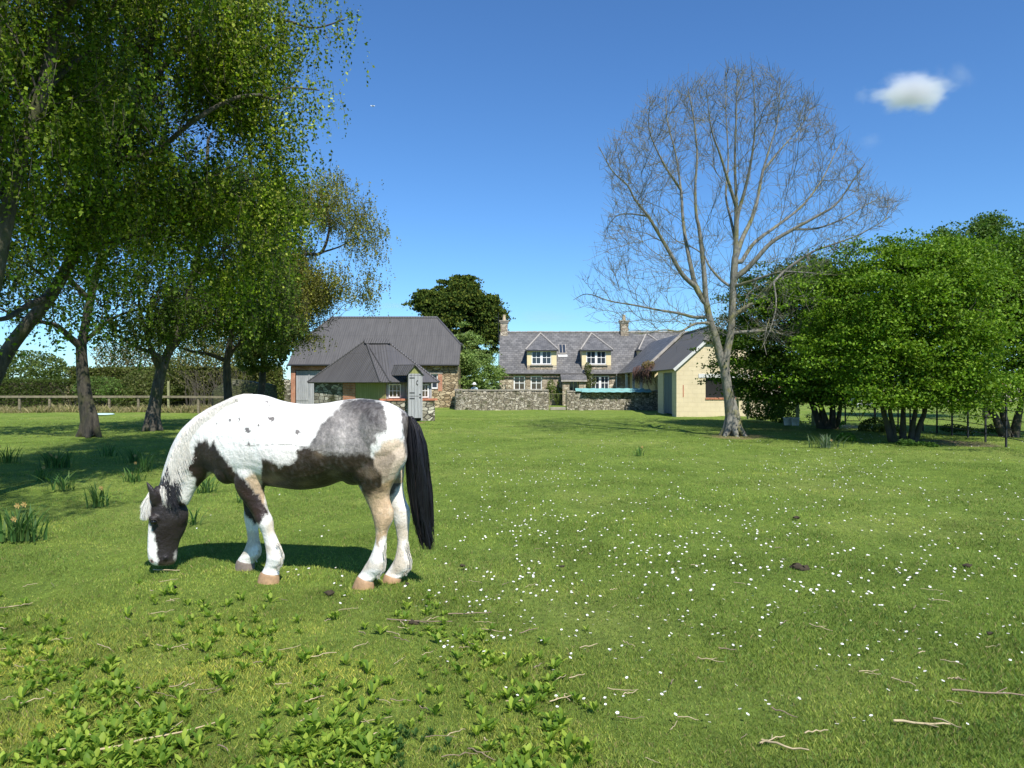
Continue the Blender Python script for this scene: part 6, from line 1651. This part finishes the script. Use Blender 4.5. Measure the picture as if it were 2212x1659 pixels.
# positions: thin at the near left, thick in the middle and to the right
dp = []
cl_c = [(u, v) for u, v in zip(rng.uniform(950, 2200, 60), 865 + 480 * rng.random(60) ** 1.0)]
while len(dp) < 1700:
    if rng.random() < .4:
        c = cl_c[rng.integers(len(cl_c))]; sc_ = (c[1] - CV) / 300 * 55; u, v = c[0] + rng.normal() * sc_ * 1.6, c[1] + rng.normal() * sc_ * .45
    else: u, v = rng.uniform(940, 2212), 872 + 700 * rng.random() ** 1.7
    if v < 875 or v > 1630: continue
    if v > 1420 and rng.random() < .6: continue
    dp.append((u, v))
dp += [(596,1239),(640,1241),(622,1247),(608,1236),(667,1238),(645,1252),(584,1249),(575,1258),(725,1234),(739,1252),(736,1276),(722,1270),(575,1180),(425,1155),(455,1119),(648,1155),(710,1155),(695,1170),(700,1143),(604,1075),(690,1068)]
pts = sorted([(F * CH / (v - CV), u) for u, v in dp])
pts = [(X(u, y), y) for y, u in pts]
V, Fq, mi = [], [], []
daisy_geo(V, Fq, mi, 0, 0, .034, .0105, .3, 4.0)
dm = None
for i, (x, y) in enumerate(pts[:300]):
    if dm is None:
        dm = bpy.data.meshes.new('daisy'); dm.from_pydata(V, [], Fq); dm.update()
        for m_ in (M['petal'], M['disc'], M['stem']): dm.materials.append(m_)
        dm.polygons.foreach_set('material_index', mi)
    o = bpy.data.objects.new('daisy', dm); COL.objects.link(o); o.location = (x, y, float(ground_z(x, y)) + .018); o.rotation_euler = (rng.normal() * .15, rng.normal() * .15, rng.uniform(0, 6.28)); s = rng.uniform(.6, 1.0); o.scale = (s, s, s)
    zn = 'close to the horse feet' if x < X(760, y) else 'just right of the horse tail' if x < X(1250, y) else 'on the right half of the lawn, towards the bottom edge' if y < 5 else 'on the right half of the lawn'; tagp(o, 'small white daisy ' + zn, 'daisy', 'daisies ' + zn)
V, Fq, mi = [], [], []
for x, y in pts[300:]: daisy_geo(V, Fq, mi, x, y, .045 + float(ground_z(x, y)) + .01, rng.uniform(.008, .0125), rng.uniform(.1, .6), rng.uniform(3.8, 5.6))
me = bpy.data.meshes.new('daisies'); me.from_pydata(V, [], Fq); me.update()
o = link_mesh('daisies', me, [M['petal'], M['disc'], M['stem']]); me.polygons.foreach_set('material_index', mi)
tagp(o, 'more distant white daisies dotting the lawn', kind='stuff')

def rosette_mesh(seed, pal, nl, L0):
    r = np.random.default_rng(seed); V = []; Fq = []; cc = []
    for i in range(nl):
        a = i * 2.4 + r.uniform(-.4, .4); L = L0 * r.uniform(.55, 1.1); el = r.uniform(.6, 1.4); w = L * r.uniform(.13, .19)
        d = np.array((math.cos(a) * math.cos(el), math.sin(a) * math.cos(el), math.sin(el))); s = np.array((-math.sin(a), math.cos(a), 0)); up = np.cross(d, s)
        if up[2] < 0: up = -up
        base = np.array((math.cos(a), math.sin(a), 0)) * .006 + (0, 0, r.uniform(0, .03)); n0 = len(V)
        for f, ww in ((0, .15), (.3, .8), (.55, 1.0), (.8, .62), (1, .02)):
            p = base + d * L * f - np.array((0, 0, 1)) * L * .25 * f * f
            V += [p - s * w * ww + up * w * ww * .35, p, p + s * w * ww + up * w * ww * .35]
        for j in range(4):
            q = n0 + 3 * j; Fq += [[q, q + 1, q + 4, q + 3], [q + 1, q + 2, q + 5, q + 4]]
        c = np.array(pal[r.integers(len(pal))]) * r.uniform(.85, 1.2); cc += [c] * 15
    return np.array(V), np.array(Fq), np.array(cc)
PW = [(.22, .32, .04), (.3, .4, .055), (.15, .25, .03), (.11, .2, .025)]; PWD = [(.06, .13, .03), (.08, .15, .04)]
vars_ = [rosette_mesh(i, PW, n_, L_) for i, (n_, L_) in enumerate(((7, .1), (10, .08), (6, .12), (12, .085), (8, .07)))] + [rosette_mesh(9, PWD, 16, .045)]
wmesh = []
for v_, f_, c_ in vars_:
    o = np_mesh('leafy_weed', v_, f_, M['leaf'], cols=c_); wmesh.append(o.data); bpy.data.objects.remove(o)
wp = []
while len(wp) < 1050:
    u, v = rng.uniform(-60, 1350), rng.uniform(1255, 1720)
    dens = np.clip((v - 1240) / 260, 0, 1) * np.clip((1300 - u) / 350, .0, 1) + (.5 if v > 1560 and u < 1250 else 0)
    dens *= .55 + .45 * math.sin(u * .013 + 2 * math.sin(v * .011)) 
    if 600 < u < 900 and v < 1560: dens *= .45
    if rng.random() < dens: wp.append((u, v))
wp = sorted([(F * CH / (v - CV), u) for u, v in wp])
allV, allF, allC, off = [], [], [], 0
for i, (y, u) in enumerate(wp):
    k = int(rng.integers(5)); x = X(u, y); s = rng.uniform(.35, .9)
    if 850 < u < 1010 and y < 3.35: k = 5
    rz = rng.uniform(0, 6.28)
    if i < 300:
        o = bpy.data.objects.new('leafy_weed', wmesh[k]); COL.objects.link(o); o.location = (x, y, float(ground_z(x, y))); o.rotation_euler = (rng.normal() * .18, rng.normal() * .18, rz); o.scale = (s, s, s)
        if k == 5: tagp(o, 'dark green leafy weed in the ivy-like patch at the bottom edge', 'weed', 'dark weeds at the bottom edge')
        else: zn = 'at the bottom left' if u < 450 else 'at the bottom centre left' if u < 850 else 'at the bottom centre'; tagp(o, ('bright lime green' if k in (0, 2) else 'mid green bushy' if k in (1, 3) else 'small fresh green') + ' broad-leaved weed ' + zn + ' of the turf', 'weed', 'broad-leaved weeds ' + zn)
    else:
        v_, f_, c_ = vars_[k]; ca, sa = math.cos(rz), math.sin(rz)
        q = np.stack([v_[:, 0] * ca - v_[:, 1] * sa, v_[:, 0] * sa + v_[:, 1] * ca, v_[:, 2]], 1) * s + (x, y, float(ground_z(x, y)))
        allV.append(q); allF.append(f_ + off); allC.append(c_); off += len(q)
tagp(np_mesh('weeds', np.concatenate(allV), np.concatenate(allF), M['leaf'], cols=np.concatenate(allC)), 'further broad-leaved weeds spread through the turf left and below the horse', kind='stuff')

M['straw'] = mat_plain('dry_straw', (.42, .34, .2), .85, .3, 20); M['twig'] = mat_plain('dead_twig', (.24, .18, .12), .9, .3, 20)
def twig(u, v, L, a, r, mat, label, name='twig', cat='twig', group='fallen twigs and straws in the grass'):
    y = F * CH / (v - CV); x = X(u, y); z0 = float(ground_z(x, y)) + .024
    k = 6; pts = []; bx = rng.normal() * .08
    for j in range(k + 1):
        f = j / k - .5; pts.append((x + math.cos(a) * L * f - math.sin(a) * bx * L * (f * f), y + math.sin(a) * L * f + math.cos(a) * bx * L * (f * f), z0 + rng.uniform(-.003, .008)))
    sp = [(np.array(pts), np.linspace(r, r * .6, k + 1))]
    if L > .15 and rng.random() < .6:
        q = np.array(pts[3]); a2 = a + rng.choice((-1, 1)) * .7; sp.append((np.array([q, q + np.array((math.cos(a2), math.sin(a2), .1)) * L * .25]), np.array((r * .6, r * .3))))
    v_, f_ = tubes(sp, 5)
    o = np_mesh(name, v_, f_, mat, smooth=True)
    tagp(o, label, cat, group)
twig(350, 1592, .5, .55, .006, M['straw'], 'long pale forked straw stick in the weeds at lower left', group=None)
twig(1995, 1562, .26, -.15, .007, M['straw'], 'thick pale straight stick in the grass at lower right', group=None)
twig(1695, 1610, .2, -.55, .006, M['straw'], 'short thick pale stick near the bottom edge, right of centre', group=None)
twig(360, 1232, .24, -.1, .006, M['straw'], 'pale flat straw lying just below the horse muzzle', group=None)
twig(905, 1350, .45, -.15, .005, M['twig'], 'long brown twig in the grass below the horse hind feet', group=None)
twig(1015, 1330, .3, .1, .005, M['twig'], 'knobbly brown twig right of the long brown twig', group=None)
twig(2150, 1500, .4, -.25, .006, M['twig'], 'brown twig in the grass by the right edge', group=None)
for i in range(120):
    if i < 75: u, v = rng.uniform(0, 1250), rng.uniform(1245, 1650)
    else: u, v = rng.uniform(1000, 2212), rng.uniform(1150, 1650)
    y = F * CH / (v - CV)
    st_ = rng.random() < .7
    twig(u, v, rng.uniform(.05, .16), rng.uniform(-1.2, 1.2), rng.uniform(.0018, .0042), M['straw'] if st_ else M['twig'], ('thin pale straw lying in the grass ' if st_ else 'thin brown twig lying in the grass ') + ('below the horse' if u < 1250 and v < 1400 else 'of the weed patch, left part' if u < 600 else 'among the weeds at bottom centre' if u < 1250 else 'of the open lawn, near the bottom edge' if v > 1450 else 'of the daisy lawn at the right'), group='fallen twigs and straws ' + ('below the horse' if u < 1250 and v < 1400 else 'in the weeds' if u < 1250 else 'on the open lawn'))
M['dung'] = mat_plain('dark_clod', (.045, .034, .018), .95, .4, 40, bmp=.01)
def clod(u, v, r, label):
    y = F * CH / (v - CV); x = X(u, y); V, Fq = ellipsoid(np.array((x, y, r * .25)), (r * .8, r * .6, r * .28), seg=14, ring=8)
    V = [tuple(np.array(p) + np.array(noise.noise_vector(Vector(p) * 40)) * r * .4) for p in V]
    tagp(np_mesh('earth_clod', V, Fq, M['dung'], smooth=True), label, 'clod', 'dark clods of earth in the lawn')
for (u, v, r, lb) in ((712, 1284, .05, 'dark clod below the horse between its hind and fore feet'), (1725, 1232, .09, 'largest dark clod on the lawn, right of centre'), (1693, 1212, .04, 'small dark clod just left of the largest one'), (375, 1270, .03, 'small dark clod below the horse head'), (895, 1348, .05, 'dark clod against the long brown twig'), (1000, 1224, .035, 'dark clod on the lawn just right of the horse tail'), (2090, 1225, .05, 'dark clod near the right edge of the lawn'), (1215, 1225, .03, 'small dark clod in the daisies in the middle of the lawn'), (1720, 1120, .05, 'dark clod further up the lawn at the right'), (2140, 1370, .03, 'small clod among daisies at the right'), (880, 1262, .025, 'tiny clod just right of the hind hooves')):
    clod(u, v, r, lb)

# ------------------------------------------------------------------ person behind the garden wall
def person():
    x, y = X(1025, 48.5), 48.5
    e = empty('person', (x, y, 0), 'person in a white sun hat and pale blue top bending behind the garden wall', 'person')
    J = [(0, 0, .88), (.0, -.06, 1.1), (.0, -.14, 1.3), (0, -.2, 1.4), (0, -.25, 1.5), (0, -.27, 1.58),
         (-.1, .02, .84), (-.11, -.02, .47), (-.11, .03, .08), (-.11, -.14, .03), (.1, .02, .84), (.11, -.02, .47), (.11, .03, .08), (.11, -.14, .03),
         (-.18, -.15, 1.32), (-.23, -.2, 1.06), (-.16, -.4, .92), (-.15, -.48, .9), (.18, -.15, 1.32), (.23, -.2, 1.06), (.16, -.4, .92), (.15, -.48, .9)]
    E = [(0,1),(1,2),(2,3),(3,4),(4,5),(0,6),(6,7),(7,8),(8,9),(0,10),(10,11),(11,12),(12,13),(2,14),(14,15),(15,16),(16,17),(2,18),(18,19),(19,20),(20,21)]
    Rr = [.14,.13,.14,.055,.095,.07,.09,.06,.045,.035,.09,.06,.045,.035,.06,.045,.032,.03,.06,.045,.032,.03]
    me = bpy.data.meshes.new('b'); me.from_pydata([(x + a, y + b, c) for a, b, c in J], E, []); o = bpy.data.objects.new('b', me); COL.objects.link(o)
    s = o.modifiers.new('s', 'SKIN'); 
    for i, r in enumerate(Rr): me.skin_vertices[0].data[i].radius = (r, r * .85)
    me.skin_vertices[0].data[0].use_root = True
    o.modifiers.new('d', 'SUBSURF').levels = 2
    m2 = bpy.data.meshes.new_from_object(o.evaluated_get(bpy.context.evaluated_depsgraph_get())); bpy.data.objects.remove(o)
    zc = np.array([q.center[2] for q in m2.polygons]); yc = np.array([q.center[1] for q in m2.polygons])
    m2.materials.clear()
    ob = link_mesh('body', m2, [mat_plain('skin', (.5, .33, .25), .6), mat_plain('pale_blue_shirt', (.42, .52, .58), .85), mat_plain('dark_trousers', (.06, .07, .1), .9)], e, smooth=True)
    idx = np.where(zc < .9, 2, np.where((zc < 1.42) & (yc > y - .38), 1, 0)); m2.polygons.foreach_set('material_index', idx.astype(np.int32))
    k = 20; hx_, hy_, hz_ = x, y - .27, 1.6
    pr = [(.19, -.03), (.195, -.02), (.11, .0), (.1, .06), (.075, .1), (.001, .115)]
    V = [(hx_ + r * math.cos(2 * math.pi * j / k), hy_ + r * math.sin(2 * math.pi * j / k), hz_ + z) for r, z in pr for j in range(k)]
    Fq = [[i * k + j, i * k + (j + 1) % k, (i + 1) * k + (j + 1) % k, (i + 1) * k + j] for i in range(len(pr) - 1) for j in range(k)]
    np_mesh('sun_hat', V, Fq, M['white'], e, smooth=True)
person()

# ------------------------------------------------------------------ clouds and aircraft, very far away
def cloud(u, v, D, ru, rv, dens, label, seed, thr=.42):
    c = W(u, v, D); rx, rz_ = ru * D / F, rv * D / F
    m = bpy.data.materials.new('cloud_vapour'); m.use_nodes = True; n = m.node_tree.nodes; l = m.node_tree.links; n.remove(n['Principled BSDF'])
    pv = n.new('ShaderNodeVolumePrincipled'); pv.inputs['Color'].default_value = (.98, .98, 1, 1); pv.inputs['Anisotropy'].default_value = .2
    tc = n.new('ShaderNodeTexCoord'); sb = n.new('ShaderNodeVectorMath'); sb.operation = 'LENGTH'; l.new(tc.outputs['Object'], sb.inputs[0])
    ns = N(n, 'ShaderNodeTexNoise', Scale=1.7, Detail=5.0, Roughness=.6); ns.noise_dimensions = '4D'; ns.inputs['W'].default_value = seed; l.new(tc.outputs['Object'], ns.inputs[0])
    mr = n.new('ShaderNodeMapRange'); mr.inputs[1].default_value = 1.0; mr.inputs[2].default_value = .15; l.new(sb.outputs['Value'], mr.inputs[0])
    mu = n.new('ShaderNodeMath'); mu.operation = 'MULTIPLY_ADD'; l.new(ns.outputs[0], mu.inputs[0]); mu.inputs[1].default_value = 2.2; l.new(mr.outputs[0], mu.inputs[2])
    s2 = n.new('ShaderNodeMapRange'); s2.interpolation_type = 'SMOOTHSTEP'; s2.inputs[1].default_value = 1.15 + thr; s2.inputs[2].default_value = 1.75 + thr; s2.inputs[4].default_value = dens; l.new(mu.outputs[0], s2.inputs[0])
    m3 = n.new('ShaderNodeMath'); m3.operation = 'MULTIPLY'; l.new(s2.outputs[0], m3.inputs[0]); l.new(mr.outputs[0], m3.inputs[1])
    l.new(m3.outputs[0], pv.inputs['Density']); l.new(pv.outputs[0], n['Material Output'].inputs['Volume'])
    bm = bmesh.new(); bmesh.ops.create_icosphere(bm, subdivisions=3, radius=1.0); me = bpy.data.meshes.new('cloud'); bm.to_mesh(me); bm.free()
    o = link_mesh('cloud', me, m); o.location = tuple(c); o.scale = (rx, rx * .8, rz_); tagp(o, label, 'cloud')
cloud(1970, 200, 900, 115, 58, .09, 'small bright white cloud high at the right', 3.1, .2)
cloud(1862, 208, 900, 26, 26, .012, 'faint wisp just left of the bright white cloud', 5.0, .25)
cloud(2075, 160, 900, 50, 50, .008, 'faint curved wisp up and right of the bright cloud', 8.0, .3)
cloud(1880, 305, 900, 40, 26, .006, 'faint small wisp below the bright cloud', 11.0, .3)
cloud(1180, 685, 2500, 110, 26, .0016, 'thin pale cloud low above the cottage roof', 2.0, .2)
cloud(855, 662, 2500, 70, 18, .0025, 'thin pale cloud low above the barn roof', 4.0, .2)
m = MB(); c = W(805, 229, 2600)
m.cyl(c + (-7, 0, 0), c + (6, 0, .4), 1.1, 1.1, 10); m.cyl(c + (6, 0, .4), c + (9, 0, .6), 1.1, .3, 10); m.slab([c + (0, -8, 0), c + (2.5, -8, 0), c + (3.5, 0, 0), c + (3.5, 0, 0) + (0, .01, 0), c + (2.5, 8, 0), c + (0, 8, 0), c + (-1, 0, 0)], .3); m.box(c[0] - 7, c[0] - 5, c[1] - .15, c[1] + .15, c[2] + .8, c[2] + 3.2)
tagp(m.build('aeroplane', M['white']), 'tiny white aeroplane high in the blue sky', 'aeroplane')
